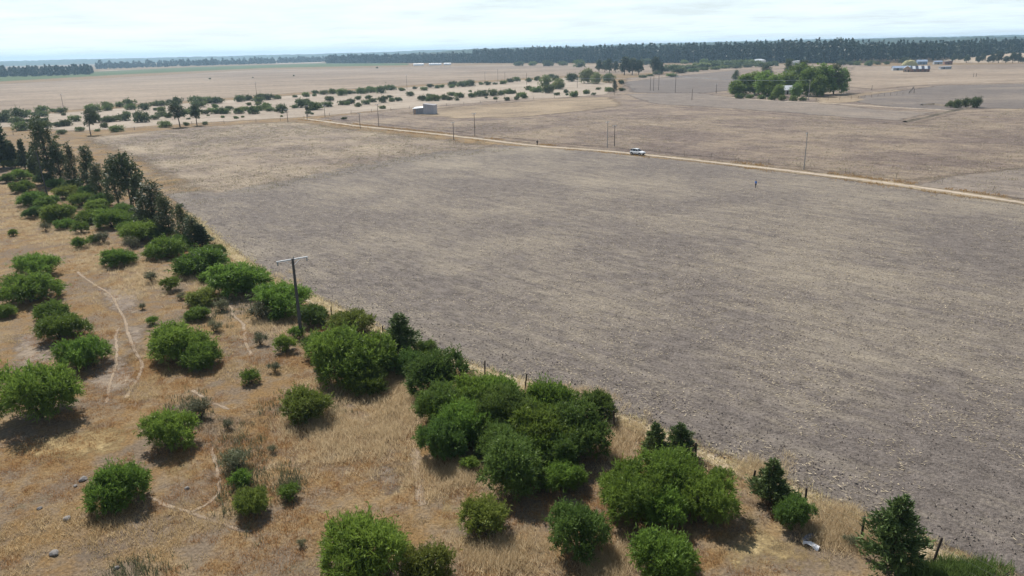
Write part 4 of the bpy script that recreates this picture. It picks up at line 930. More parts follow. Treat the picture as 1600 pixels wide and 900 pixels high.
for bpx, ty, lab in [((1016, 142), 121, 'leftmost of four poles left of the farm wood'), ((1021, 142), 116, 'second of four poles left of the farm wood'), ((1029, 141), 114, 'third of four poles left of the farm wood'), ((1055, 145), 119, 'fourth and nearest of the poles left of the farm wood'), ((1081, 157), 139, 'short pole standing in the pale ploughland'), ((1119, 146), 131, 'short pole left of the farm wood'),
                     ((823, 133), 114, 'pole behind the left pale tree'), ((902, 137), 122, 'pole under the pale trees'), ((1263, 157), 125, 'pale pole in front of the farm wood'), ((1362, 141), 133, 'small pole in the tan paddock'), ((1428, 146), 138, 'fence corner pole at the right end of the paddock')]:
    _, ends[bpx[0]] = t_pole('field_pole', lab, bpx, ty, bpx[0] not in (1362, 1428, 1081), 'poleconc' if bpx[0] == 1263 else 'polewood', 2.0, 0.17, GPR, R(40), insul=False)
GPZ = 'pair of posts at the far right'
t_pole('gate_post', 'left of two small posts in the far right pasture', (1521, 120), 114, False, 'polewood', 1, 0.2, GPZ)
t_pole('gate_post', 'right of two small posts in the far right pasture', (1525, 120), 114, False, 'polewood', 1, 0.2, GPZ)
def wire(name, label, a, b, sag, offs, r=0.02):
    d = Vector((b[0] - a[0], b[1] - a[1], 0)); n = Vector((-d.y, d.x, 0)).normalized()
    root = empty(name, (a[0], a[1], 0)); tag(root, label, 'wire')
    for o in offs:
        pts = []
        for i in range(13):
            t = i / 12; pts.append((d.x * t + n.x * o, d.y * t + n.y * o, a[2] + (b[2] - a[2]) * t - sag * 4 * t * (1 - t) + 0.05))
        MB().tube(pts, [r] * 13, 4).build('conductor', M['arm'], root)
wire('overhead_wire', 'thin overhead wires in front of the farm wood', ends[1055], ends[1263], 1.2, (-0.7, 0.0, 0.7), 0.035)
wire('overhead_wire', 'thin overhead wires between the poles left of the farm wood', ends[902], ends[1055], 1.0, (-0.7, 0.7), 0.035)

def wire_fence(name, label, pts, spacing, h, r, mat, wires=(0.35, 0.7, 1.0), jit=0.06, group=None, wr=0.006):
    P = resample(pts, spacing, False); root = empty(name, (P[0][0], P[0][1], 0)); tag(root, label, 'fence', group)
    tops = []
    for i, p in enumerate(P):
        hh = h * random.uniform(0.9, 1.1); lx, ly = random.gauss(0, jit) * hh, random.gauss(0, jit) * hh
        o = MB().tube([(0, 0, -0.2), (lx * .5, ly * .5, hh * 0.5), (lx, ly, hh - 0.03), (lx, ly, hh)], [r, r * 0.95, r * 0.9, r * 0.6], 6).build('post', M[mat], root)
        o.location = (p[0] - P[0][0], p[1] - P[0][1], 0); tops.append((p[0] - P[0][0], p[1] - P[0][1], lx, ly, hh))
    for w in wires:
        MB().tube([(t[0] + t[2] * w * .9, t[1] + t[3] * w * .9, t[4] * w * 0.93) for t in tops], [wr] * len(tops), 3).build('strand', M['wire'], root)
near_posts = [(518, 499), (600, 533), (700, 571), (820, 610), (960, 672), (1087, 722), (1174, 763), (1257, 795), (1345, 844), (1457, 882), (1600, 950)]
wire_fence('wire_fence', 'dark wooden post and wire fence along the near edge of the ploughed field', [g2(*p) for p in near_posts], 3.6, 1.6, 0.075, 'post')
wire_fence('wire_fence', 'low post and wire fence between the stubble and the pale strip on the left', [g2(x, y) for x, y in [(-60, 214), (100, 208), (210, 203), (300, 195), (400, 191), (475, 186)]], 9.0, 1.5, 0.09, 'postpale', (0.5, 0.9))
wire_fence('wire_fence', 'fence behind the shed along the far edge of the brown field', [g2(x, y) for x, y in [(480, 184), (640, 170), (800, 157), (960, 149)]], 12.0, 1.5, 0.10, 'postpale', (0.5, 0.9))
wire_fence('wire_fence', 'pale paddock fence right of the farm wood', [g2(x, y) for x, y in [(1275, 158), (1330, 155), (1420, 147), (1428, 138)]], 6.0, 1.7, 0.10, 'postpale', (0.3, 0.6, 0.9), 0.04)
wire_fence('wire_fence', 'fence along the far side of the dirt track on the right', [g2(x, y) for x, y in [(1030, 240), (1250, 261), (1400, 279), (1640, 312)]], 8.0, 1.2, 0.045, 'postpale', (0.5, 0.9))

# the ditch bank that ends at the dark trees
def bank(name, label, pix, w, h):
    P = resample([g2(*p) for p in pix], 2.0, False); A = np.array(P); T = np.gradient(A, axis=0); T /= np.linalg.norm(T, axis=1)[:, None]; N = np.stack([-T[:, 1], T[:, 0]], 1)
    V, Fc = [], []
    for i in range(len(A)):
        hh = h * (0.8 + 0.2 * math.sin(i * 0.5))
        for k, z in ((-1, 0.0), (-.5, .55), (-.1, 1.0), (.3, .8), (1, 0.0)):
            q = A[i] + N[i] * w * (k + random.uniform(-.05, .05)); V.append((q[0], q[1], z * hh if z else -0.05))
    for i in range(len(A) - 1):
        for k in range(4): a = i * 5 + k; Fc.append((a + 1, a, a + 5, a + 6))
    me = bpy.data.meshes.new(name); me.from_pydata(V, [], Fc); me.update(); tag(link(name, me, M['bankm']), kind='structure')
M['bankm'] = soil('bank_earth', (0.10, 0.085, 0.065), (0.22, 0.18, 0.14), (0.36, 0.29, 0.19), 0.4, 0.4, 1.0, 0.3, 0.1, 0.8, None)
bank('earth_bank', '', [(1414, 191), (1450, 183), (1480, 175), (1515, 169)], 1.3, 0.7)
bank('earth_bank', '', [(1440, 165), (1460, 164), (1478, 166)], 1.8, 0.8)

# ------------------------------------------------------------------ buildings
def building(name, label, cat, bpix, width, dep, rz, wall_h, roof_h, wallm, roofm, kind='gable', group=None, over=0.35, windows=(), doors=(), ribs=0, ribm=None, hip=0.0):
    """a small rectangular building, front (-y) towards the viewer before rotation; base pixel is the middle of its front"""
    b = gp(*bpix); root = empty(name, (float(b[0]), float(b[1]), 0), rz); tag(root, label, cat, group)
    w, d = width / 2, dep
    zl, zr = (wall_h, wall_h) if kind != 'shed' else (wall_h, wall_h + roof_h)
    mb = MB()
    if kind == 'shed':      # single pitch rising to the right
        v = [(-w, 0, -.1), (w, 0, -.1), (w, d, -.1), (-w, d, -.1), (-w, 0, zl), (w, 0, zr), (w, d, zr), (-w, d, zl)]
        mb.add(v, [(3, 2, 1, 0), (0, 1, 5, 4), (1, 2, 6, 5), (2, 3, 7, 6), (3, 0, 4, 7), (4, 5, 6, 7)])
    elif kind == 'flat' or kind == 'hip':
        mb.box((0, d / 2, wall_h / 2 - .05), (width, d, wall_h + .1))
    else:
        r = wall_h + roof_h
        if kind == 'gable':  # ridge along x
            v = [(-w, 0, -.1), (w, 0, -.1), (w, d, -.1), (-w, d, -.1), (-w, 0, wall_h), (w, 0, wall_h), (w, d, wall_h), (-w, d, wall_h), (-w, d / 2, r), (w, d / 2, r)]
            mb.add(v, [(3, 2, 1, 0), (0, 1, 5, 4), (2, 3, 7, 6), (1, 2, 6, 9, 5), (3, 0, 4, 8, 7), (4, 5, 9, 8), (6, 7, 8, 9)])
        else:               # 'gablefront': ridge along y
            v = [(-w, 0, -.1), (w, 0, -.1), (w, d, -.1), (-w, d, -.1), (-w, 0, wall_h), (w, 0, wall_h), (w, d, wall_h), (-w, d, wall_h), (0, 0, r), (0, d, r)]
            mb.add(v, [(3, 2, 1, 0), (0, 1, 5, 8, 4), (1, 2, 6, 5), (2, 3, 7, 9, 6), (3, 0, 4, 7), (5, 6, 9, 8), (7, 4, 8, 9)])
    mb.build('wall', M[wallm], root)
    def slab(pts, th=0.12):
        q = [Vector(p) for p in pts]; n = (q[1] - q[0]).cross(q[-1] - q[0]).normalized(); n = n if n.z > 0 else -n
        v = [p + n * 0.03 for p in q] + [p + n * (0.03 + th) for p in q]; k = len(q)
        return [tuple(p) for p in v], [tuple(range(k))[::-1], tuple(range(k, 2 * k))] + [(i, (i + 1) % k, k + (i + 1) % k, k + i) for i in range(k)]
    o = over; rm = MB(); r = wall_h + roof_h; panels = []
    if kind == 'shed': rm.add(*slab([(-w - o, -o, zl - roof_h * o / width), (w + o, -o, zr + roof_h * o / width), (w + o, d + o, zr + roof_h * o / width), (-w - o, d + o, zl - roof_h * o / width)]))
    elif kind == 'flat': rm.add(*slab([(-w - o, -o, wall_h), (w + o, -o, wall_h), (w + o, d + o, wall_h + .01), (-w - o, d + o, wall_h + .01)]))
    elif kind == 'gable':
        s = roof_h / (d / 2); rm.add(*slab([(-w - o, -o, wall_h - s * o), (w + o, -o, wall_h - s * o), (w + o, d / 2, r), (-w - o, d / 2, r)])); rm.add(*slab([(w + o, d + o, wall_h - s * o), (-w - o, d + o, wall_h - s * o), (-w - o, d / 2, r), (w + o, d / 2, r)]))
        for i in range(ribs):
            x0 = -w + width * (i + 0.15) / ribs; x1 = x0 + width / ribs * 0.5
            v, f = slab([(x0, -o * .9, wall_h - s * o * .9), (x1, -o * .9, wall_h - s * o * .9), (x1, d / 2 - .1, r - s * .1), (x0, d / 2 - .1, r - s * .1)], 0.06)
            panels.append(([(a, c, z + 0.16) for a, c, z in v], f))
    elif kind == 'hip':
        k = hip; v4 = [(-w - o, -o, wall_h), (w + o, -o, wall_h), (w + o, d + o, wall_h), (-w - o, d + o, wall_h), (-w * k, d / 2, r), (w * k, d / 2, r)]
        rm.add([(a, c, z + .02) for a, c, z in v4], [(0, 1, 5, 4), (1, 2, 5), (2, 3, 4, 5), (3, 0, 4), (3, 2, 1, 0)])
    else:
        s = roof_h / w; rm.add(*slab([(-w - o, -o, wall_h - s * o), (0, -o, r), (0, d + o, r), (-w - o, d + o, wall_h - s * o)])); rm.add(*slab([(0, -o, r), (w + o, -o, wall_h - s * o), (w + o, d + o, wall_h - s * o), (0, d + o, r)]))
    ro = rm.build('roof', M[roofm], root)
    for v, f in panels: MB().add(v, f).build('roof_panel', M[ribm], ro)
    for (x, z, ww, hh) in windows:
        f = MB().box((x, -0.02, z), (ww + 0.16, 0.08, hh + 0.16)).build('window', M['whitewall'], root); MB().box((x, -0.075, z), (ww, 0.03, hh)).build('pane', M['window'], f)
    for (x, ww, hh) in doors: MB().box((x, -0.03, hh / 2), (ww, 0.09, hh)).build('door', M['doordark'], root)
    return root
# grey shed by the track
def shed():
    b = gp(661, 178.5); root = empty('shed', (float(b[0]), float(b[1]), 0), R(-16)); tag(root, 'grey weathered shed with a bright low roof wing beyond the dirt track', 'shed')
    # tall box on the right, slightly sloping roof; boards modelled one by one on the two faces in view
    MB().add([(0.3, -0.2, 0), (5.6, -0.2, 0), (5.6, 4.4, 0), (0.3, 4.4, 0), (0.3, -0.2, 4.7), (5.6, -0.2, 4.1), (5.6, 4.4, 4.1), (0.3, 4.4, 4.7)], [(3, 2, 1, 0), (0, 1, 5, 4), (1, 2, 6, 5), (2, 3, 7, 6), (3, 0, 4, 7), (4, 5, 6, 7)]).build('tall_wall', M['shedwall'], root)
    for i in range(9):
        x = 0.6 + i * 0.585; MB().box((x, -0.235, 2.15), (0.54, 0.05, 4.3 - 0.05 * i)).build('board', M['shedwall'], root)
    MB().add([(0.1, -0.5, 4.76), (5.9, -0.5, 4.10), (5.9, 4.7, 4.10), (0.1, 4.7, 4.76), (0.1, -0.5, 4.86), (5.9, -0.5, 4.20), (5.9, 4.7, 4.20), (0.1, 4.7, 4.86)], [(3, 2, 1, 0), (0, 1, 5, 4), (1, 2, 6, 5), (2, 3, 7, 6), (3, 0, 4, 7), (4, 5, 6, 7)]).build('tall_roof', M['shedwall2'], root)
    # low wing on the left
    MB().add([(-5.2, 0.6, 0), (0.28, 0.6, 0), (0.28, 4.2, 0), (-5.2, 4.2, 0), (-5.2, 0.6, 2.5), (0.28, 0.6, 2.9), (0.28, 4.2, 3.3), (-5.2, 4.2, 2.9)], [(3, 2, 1, 0), (0, 1, 5, 4), (1, 2, 6, 5), (2, 3, 7, 6), (3, 0, 4, 7), (4, 5, 6, 7)]).build('low_wall', M['shedwall2'], root)
    ro = MB().add([(-5.5, 0.2, 2.50), (0.25, 0.2, 2.92), (0.25, 4.5, 3.42), (-5.5, 4.5, 3.0), (-5.5, 0.2, 2.60), (0.25, 0.2, 3.02), (0.25, 4.5, 3.52), (-5.5, 4.5, 3.1)], [(3, 2, 1, 0), (0, 1, 5, 4), (1, 2, 6, 5), (2, 3, 7, 6), (3, 0, 4, 7), (4, 5, 6, 7)]).build('low_roof', M['tin'], root)
    MB().box((-4.4, 0.57, 1.1), (0.9, 0.05, 2.2)).build('door', M['tanwall'], root)
    for x in (0.6, 2.2, 3.9, 5.3): MB().box((x, -0.45, 0.12), (0.3, 0.3, 0.3)).build('footing', M['rock'], root)
shed()
GH = 'houses of the farm on the right'
building('farm_house', 'red-brown farm house with a striped blue and white roof', 'house', (1438, 112.5), 16, 9, R(-20), 3.0, 2.6, 'brick', 'tindark', 'gable', GH, 0.5, [(-5, 1.6, 1.4, 1.2), (0, 1.6, 1.4, 1.2)], [(4, 1.0, 2.1)], 3, 'tin')
building('farm_house', 'tan gabled house at the left of the striped roof', 'house', (1417, 112.5), 7, 10, R(-28), 3.2, 2.6, 'tanwall', 'tin', 'gablefront', GH, 0.5, [(-1.6, 1.6, 1.1, 1.2)], [(1.4, 1.0, 2.1)])
building('barn', 'long low barn with a pale blue-grey tin roof behind the tan house', 'barn', (1409, 110), 17, 8, R(-14), 2.6, 1.8, 'greywall', 'tinblue', 'gable', GH, 0.4, [], [(-4, 2.2, 2.2)])
building('farm_house', 'small blue-grey house behind the striped roof', 'house', (1441, 101), 12, 8, R(-10), 4.0, 2.0, 'bluewall', 'tinblue', 'gable', GH, 0.4, [(-2, 2, 1.6, 1.4)], [(2, 1.0, 2.1)])
building('outbuilding', 'small brown outbuilding at the far right of the farm', 'shed', (1482, 101), 9, 6, R(-10), 3.6, 0.8, 'brick', 'tindark', 'shed', GH, 0.3, [], [(0, 1.2, 2.1)])
building('outbuilding', 'low grey shed in the pasture right of the farm houses', 'shed', (1478, 108), 11, 5, R(-6), 2.2, 0.4, 'greywall', 'tinblue', 'shed', GH, 0.3, [], [(-2, 1.2, 1.9)])
building('outbuilding', 'grey outbuilding left of the brown one at the farm', 'shed', (1466, 100.5), 10, 6, R(-10), 3.2, 1.2, 'greywall', 'tinblue', 'gable', GH, 0.3, [], [(0, 1.2, 2.1)])
building('farm_house', 'white-roofed house hidden among the trees of the farm wood', 'house', (1229, 147.5), 19, 8, R(-12), 2.7, 2.2, 'whitewall', 'tin', 'gable', None, 0.6, [(-6, 1.5, 1.3, 1.2), (-2, 1.5, 1.3, 1.2), (3, 1.5, 1.3, 1.2)], [(0.5, 1.0, 2.1)])
building('white_house', 'white house with a hipped roof above the scrub belt', 'house', (1187, 100), 18, 14, R(-8), 5.5, 2.2, 'whitewall', 'tin', 'hip', None, 0.8, [(-5, 2, 1.5, 1.4)], [(2, 1.1, 2.2)], hip=0.35)
building('white_shed', 'small white building behind the farm wood', 'shed', (1243, 101), 11, 7, R(-8), 4.6, 1.0, 'whitewall', 'plastic', 'shed', None, 0.3, [], [(0, 1.2, 2.1)])
GG = 'white greenhouses at the far end of the field'
def tunnel(bpix, L, w, h, label):
    b = gp(*bpix); root = empty('greenhouse', (float(b[0]), float(b[1]), 0), R(4)); tag(root, label, 'greenhouse', GG)
    mb = MB(); n = 10; k = 12; V = []
    for i in range(k + 1):
        for j in range(n + 1):
            a = math.pi * j / n; V.append((-L / 2 + L * i / k, w / 2 - w / 2 * math.cos(a), h * math.sin(a) ** 0.8 + (0.08 * h if i % 2 else 0) * math.sin(a)))
    mb.add(V, [(i * (n + 1) + j, i * (n + 1) + j + 1, (i + 1) * (n + 1) + j + 1, (i + 1) * (n + 1) + j) for i in range(k) for j in range(n)])
    mb.build('cover', M['plastic'], root)
    for x in (-L / 2, L / 2):
        MB().add([(x, w / 2 - w / 2 * math.cos(math.pi * j / n), h * math.sin(math.pi * j / n) ** 0.8) for j in range(n + 1)], [tuple(range(n + 1))]).build('end_wall', M['plastic'], root)
for x, w, lab in ((654, 16, 'leftmost white greenhouse at the far end of the field'), (680, 20, 'middle white greenhouse at the far end of the field'), (699, 12, 'rightmost white greenhouse at the far end of the field')):
    tunnel((x, 102.6 - (x - 654) * 0.02), w * depth(gp(x, 102.5)) / F_PX, 9, 4.5, lab)
# hay stack under a sheet behind the farm
def haystack():
    b = gp(1421, 103); g = np.random.default_rng(3); root = empty('haystack', (float(b[0]), float(b[1]), 0), R(-8)); tag(root, 'yellowish rounded haystack behind the farm houses', 'haystack')
    V, n, k = [], 16, 7
    for i in range(k + 1):
        t = i / k
        for j in range(n):
            a = 2 * math.pi * j / n; r = (1 - t ** 2.2) ** 0.5 * (1 + g.uniform(-.06, .06)); V.append((math.cos(a) * 9.5 * r, math.sin(a) * 5 * r, 7.5 * t * (1 + g.uniform(-.03, .03)) - .1))
    MB().add(V, [(i * n + j, i * n + (j + 1) % n, (i + 1) * n + (j + 1) % n, (i + 1) * n + j) for i in range(k) for j in range(n)]).build('heap', M['hay'], root)
haystack()
# ------------------------------------------------------------------ car
def suv():
    b = gp(996, 242.0); root = empty('parked_car', (float(b[0]), float(b[1]), 0.05), math.atan2(-0.73, 0.68)); tag(root, 'white sport utility car parked on the dirt track', 'car')
    # lower hull: stations along x (forward), each (x, half width, z low, z shoulder, z top)
    st = [(-2.20, .62, .50, .78, .92), (-2.12, .82, .36, .84, 1.02), (-1.6, .90, .30, .86, 1.05), (-0.8, .91, .28, .86, 1.04), (0.0, .91, .28, .85, 1.02), (0.75, .91, .28, .84, 1.01), (1.2, .90, .28, .82, .98), (1.75, .88, .30, .78, .92), (2.08, .80, .34, .70, .84), (2.20, .60, .42, .62, .72)]
    V, Fc = [], []
    for x, w, z0, zs, zt in st:
        for y, z in ((-w * .86, z0), (-w, z0 + .14), (-w, zs), (-w * .88, zt), (0, zt + .03), (w * .88, zt), (w, zs), (w, z0 + .14), (w * .86, z0)): V.append((x, y, z))
    n = 9
    for i in range(len(st) - 1):
        for k in range(n): Fc.append((i * n + k, i * n + (k + 1) % n, (i + 1) * n + (k + 1) % n, (i + 1) * n + k))
    Fc.append(tuple(range(n))); Fc.append(tuple(range((len(st) - 1) * n, len(st) * n))[::-1])
    mb = MB().add(V, Fc)
    # cabin: belt ring and roof ring
    belt = [(-2.08, .74, 1.0), (-1.2, .80, 1.03), (0.0, .80, 1.02), (1.0, .76, .99)]; roof = [(-1.80, .58, 1.58), (-1.1, .62, 1.66), (-0.2, .62, 1.65), (0.18, .58, 1.60)]
    V = [(x, -y, z) for x, y, z in belt] + [(x, -y, z) for x, y, z in roof] + [(x, y, z) for x, y, z in belt] + [(x, y, z) for x, y, z in roof]; Fc = []
    for i in range(3): Fc += [(i, i + 1, 5 + i, 4 + i), (8 + i + 1, 8 + i, 12 + i, 13 + i), (4 + i, 5 + i, 13 + i, 12 + i)]
    Fc += [(3, 11, 15, 7), (8, 0, 4, 12), (0, 8, 11, 3)]
    mb.add(V, Fc); body = mb.build('body', M['carpaint'], root)
    def pane(name, pts, off):
        q = [Vector(p) for p in pts]; c = sum(q, Vector()) / 4; nn = (q[1] - q[0]).cross(q[2] - q[0]).normalized()
        nn = nn if nn.dot(c - Vector((-.5, 0, 1.1))) > 0 else -nn
        v = [p.lerp(c, 0.10) + nn * k for k in (0.004, off) for p in q]
        MB().add(v, [(0, 1, 2, 3), (7, 6, 5, 4), (0, 4, 5, 1), (1, 5, 6, 2), (2, 6, 7, 3), (3, 7, 4, 0)]).build(name, M['window'], root)
    for s in (-1, 1):
        for i in range(3): pane('side_window', [(belt[i][0], s * belt[i][1], belt[i][2]), (belt[i + 1][0], s * belt[i + 1][1], belt[i + 1][2]), (roof[i + 1][0], s * roof[i + 1][1], roof[i + 1][2]), (roof[i][0], s * roof[i][1], roof[i][2])], 0.02)
    pane('windscreen', [(1.0, -.76, .99), (1.0, .76, .99), (.18, .58, 1.60), (.18, -.58, 1.60)], 0.02)
    pane('rear_window', [(-2.08, -.74, 1.02), (-2.08, .74, 1.02), (-1.80, .58, 1.58), (-1.80, -.58, 1.58)], 0.02)
    for sx in (-1.35, 1.32):
        for s in (-1, 1):
            def disc(y0, y1, r, k=18):
                v = [(sx + r * math.cos(2 * math.pi * i / k), y, .35 + r * math.sin(2 * math.pi * i / k)) for y in (y0, y1) for i in range(k)]
                return v, [tuple(range(k)), tuple(range(k, 2 * k))[::-1]] + [(i, k + i, k + (i + 1) % k, (i + 1) % k) for i in range(k)]
            MB().add(*disc(s * .80, s * .915, .43)).build('wheel_arch', M['trimblack'], root)
            wh = MB().add(*disc(s * .74, s * .945, .35)).build('wheel', M['tyre'], root)
            MB().add(*disc(s * .93, s * .955, .22)).build('rim', M['rim'], wh)
    for s in (-1, 1):
        MB().box((2.06, s * .60, .70), (.22, .34, .15), rz=-s * 0.35).build('headlight', M['lamp'], root)
        MB().box((-2.16, s * .66, .92), (.14, .24, .30)).build('tail_light', M['redlamp'], root)
        MB().box((.78, s * .98, 1.04), (.16, .20, .14)).build('mirror', M['carpaint'], root)
        MB().box((-0.05, s * .925, .36), (2.0, .05, .12)).build('sill', M['trimblack'], root)
        MB().tube([(-1.6, s * .55, 1.66), (-1.3, s * .57, 1.71), (-.4, s * .57, 1.71), (-.1, s * .55, 1.67)], [.02] * 4, 5).build('roof_rail', M['trimblack'], root)
        for x in (-.35, .55): MB().box((x - .25, s * .922, .84), (.18, .03, .035)).build('door_handle', M['rim'], root)
    MB().box((2.17, 0, .62), (.10, .80, .16)).build('grille', M['trimblack'], root)
    MB().box((2.16, 0, .42), (.14, 1.25, .14)).build('bumper', M['trimblack'], root)
    MB().box((-2.17, 0, .45), (.14, 1.35, .18)).build('bumper', M['trimblack'], root)
suv()

# ------------------------------------------------------------------ people
def person(bpix, label, rz, top, legs, pose):
    """one continuous skinned body; joints in metres, facing +x before rotation"""
    b = gp(*bpix)
    J = [((0, 0, .95), .135, -1), ((0, 0, 1.12), .125, 0), ((.02, 0, 1.32), .15, 1), ((.03, 0, 1.45), .085, 2), ((.05, 0, 1.53), .055, 3), ((.07, 0, 1.60), .082, 4), ((.075, 0, 1.69), .095, 5), ((.07, 0, 1.765), .060, 6)]
    S = 'p' if pose else 's'
    for s in (-1, 1):
        i = len(J)
        st = 0.16 * s if pose else 0.03 * s
        J += [((0, s * .10, .88), .095, 0), ((st * .7 + .03, s * .11, .50), .066, i), ((st - .02, s * .11, .10), .042, i + 1), ((st + .01, s * .11, .045), .042, i + 2), ((st + .15, s * .12, .032), .032, i + 3)]
        i = len(J)
        if pose: arm = [((.02, s * .19, 1.40), .062), ((.04, s * .25, 1.14), .046), ((.26, s * .14, 1.12), .034), ((.33, s * .11, 1.13), .030)]
        else: arm = [((.02, s * .19, 1.40), .062), ((-.01, s * .25, 1.12), .046), ((.06, s * .25, .88), .034), ((.08, s * .25, .80), .032)]
        par = 2
        for p, r in arm: J.append((p, r, par)); par = len(J) - 1
        hand = par; d = (Vector(J[par][0]) - Vector(J[par - 1][0])).normalized(); side = Vector((0, 0, 1)).cross(d); side = side.normalized() if side.length > .1 else Vector((1, 0, 0))
        for k, ln in enumerate((.075, .085, .08, .062)):
            p1 = Vector(J[hand][0]) + d * .035 + side * (.027 - .018 * k); J.append((tuple(p1), .010, hand)); J.append((tuple(p1 + d * ln * .5), .0095, len(J) - 1)); J.append((tuple(p1 + d * ln * .85 + Vector((.012, 0, -.02))), .008, len(J) - 1))
        p1 = Vector(J[hand][0]) + side * .035; J.append((tuple(p1), .011, hand)); J.append((tuple(p1 + side * .02 + d * .04), .010, len(J) - 1))
    me = bpy.data.meshes.new('person_skeleton'); me.from_pydata([j[0] for j in J], [(j[2], i) for i, j in enumerate(J) if j[2] >= 0], [])
    o = bpy.data.objects.new('person_tmp', me); COL.objects.link(o)
    o.modifiers.new('skin', 'SKIN'); sub = o.modifiers.new('sub', 'SUBSURF'); sub.levels = sub.render_levels = 2
    for i, j in enumerate(J):
        v = me.skin_vertices[0].data[i]; v.radius = (j[1], j[1]); v.use_root = (i == 0)
    dg = bpy.context.evaluated_depsgraph_get(); dg.update()
    bm_ = bpy.data.meshes.new_from_object(o.evaluated_get(dg)); bpy.data.objects.remove(o)
    for m in (M['skin'], top, legs, M['shoe']): bm_.materials.append(m)
    for p in bm_.polygons:
        c = p.center; p.use_smooth = True
        if c.z < .09: p.material_index = 3
        elif c.z < .96 and abs(c.y) < .21: p.material_index = 2
        elif c.z < 1.49 and not (c.x > .24 and pose) and not (not pose and abs(c.y) > .21 and c.z < .90): p.material_index = 1
        else: p.material_index = 0
    bm_.name = 'person'
    root = link('person', bm_); root.location = (float(b[0]), float(b[1]), 0.02); root.rotation_euler = (0, 0, rz); tag(root, label, 'person')
    g = np.random.default_rng(5); V, n, k = [], 14, 6
    for i in range(k + 1):
        t = i / k; a_ = t * math.pi * 0.5
        for q in range(n):
            a = 2 * math.pi * q / n; r = math.cos(a_) * .108 + .004; V.append((.055 + math.cos(a) * r * 1.05, math.sin(a) * r * .95, 1.69 + math.sin(a_) * .125 + (-.05 if math.cos(a) < -.2 and i == 0 else 0)))
    MB().add(V, [(i * n + j, i * n + (j + 1) % n, (i + 1) * n + (j + 1) % n, (i + 1) * n + j) for i in range(k) for j in range(n)]).build('hair', M['hair'], root)
    for s in (-1, 1):
        MB().box((.157, s * .032, 1.695), (.014, .022, .010)).build('eye', M['trimblack'], root)
        MB().box((.075, s * .098, 1.675), (.03, .016, .05)).build('ear', M['skin'], root)
    MB().tube([(.155, 0, 1.69), (.185, 0, 1.655), (.160, 0, 1.645)], [.008, .014, .010], 6).build('nose', M['skin'], root)
    MB().box((.150, 0, 1.615), (.016, .045, .010)).build('mouth', M['brick'], root)
    return root
person((1180.5, 294.3), 'person in a blue top and dark trousers standing on the ploughed field', R(215), M['bluecloth'], M['darkcloth'], True)
person((839.5, 227.6), 'person in black clothes standing beside the dirt track', R(-60), M['blackcloth'], M['blackcloth'], False)

# ------------------------------------------------------------------ stones, scrap
def stone(x, y, w, label, seed):
    g = np.random.default_rng(seed); b = gp(x, y); r = w * depth(b) / F_PX / 2
    bm = bmesh.new(); bmesh.ops.create_icosphere(bm, subdivisions=2, radius=1)
    ax = g.standard_normal((7, 3)); ax /= np.linalg.norm(ax, axis=1)[:, None]; of = g.uniform(.62, .95, 7)
    for v in bm.verts:
        c = np.array(v.co)
        for a, o in zip(ax, of):
            q = c @ a
            if q > o: c = c - a * (q - o) * 0.9
        c = c * (1 + 0.05 * math.sin(9 * c[0] + seed) * math.sin(8 * c[1]) + g.uniform(-.10, .07)); v.co = (c[0] * r, c[1] * r * .8, c[2] * r * .55 + r * .22)
    me = bpy.data.meshes.new('stone'); bm.to_mesh(me); bm.free()
    o = link('stone', me, M['rock']); o.location = (float(b[0]), float(b[1]), 0); o.rotation_euler = (0, 0, g.uniform(0, 6)); tag(o, label, 'stone', 'grey stones in the dry grass')
for i, (x, y, w, lab) in enumerate([(105, 812, 15, 'grey stone left of the lowest round bush'), (85, 866, 17, 'largest grey stone near the bottom left corner'), (130, 750, 15, 'pale grey stone at the upper left of the lowest round bush'), (62, 795, 9, 'small pale stone left of the grey stone'), (182, 888, 11, 'pale stone at the bottom edge'), (292, 764, 10, 'dark grey stone right of the lowest round bush'), (118, 760, 8, 'small pale stone by the pale grey one')]): stone(x, y, w, lab, 40 + i)
def scrap():
    b = gp(1266, 853); g = np.random.default_rng(11); root = empty('plastic_scrap', (float(b[0]), float(b[1]), 0), R(20)); tag(root, 'crumpled white and grey plastic lying in the grass below the fence', 'litter')
    def crumple(cx, cy, sx, sy, hz, mat, name, rz):
        n = 9; V = []
        for i in range(n):
            for j in range(n):
                u, v = i / (n - 1) - .5, j / (n - 1) - .5; z = (hz * (1 - 2.6 * (u * u + v * v)) + g.uniform(-.05, .06)); x, y = u * sx * (1 - .4 * v) + g.uniform(-.02, .02), v * sy + g.uniform(-.02, .02)
                V.append((cx + x * math.cos(rz) - y * math.sin(rz), cy + x * math.sin(rz) + y * math.cos(rz), max(.02, z + .08)))
        k = len(V); V += [(x, y, max(.0, z - .02)) for x, y, z in V]
        Fc = [(i * n + j, (i + 1) * n + j, (i + 1) * n + j + 1, i * n + j + 1) for i in range(n - 1) for j in range(n - 1)]
        Fc += [tuple(k + q for q in f[::-1]) for f in Fc]
        MB().add(V, Fc).build(name, M[mat], root)
    crumple(0, -.05, .30, .95, .20, 'bagwhite', 'white_sheet', R(28)); crumple(.34, .55, .95, .38, .22, 'baggrey', 'grey_sheet', R(8))
scrap()

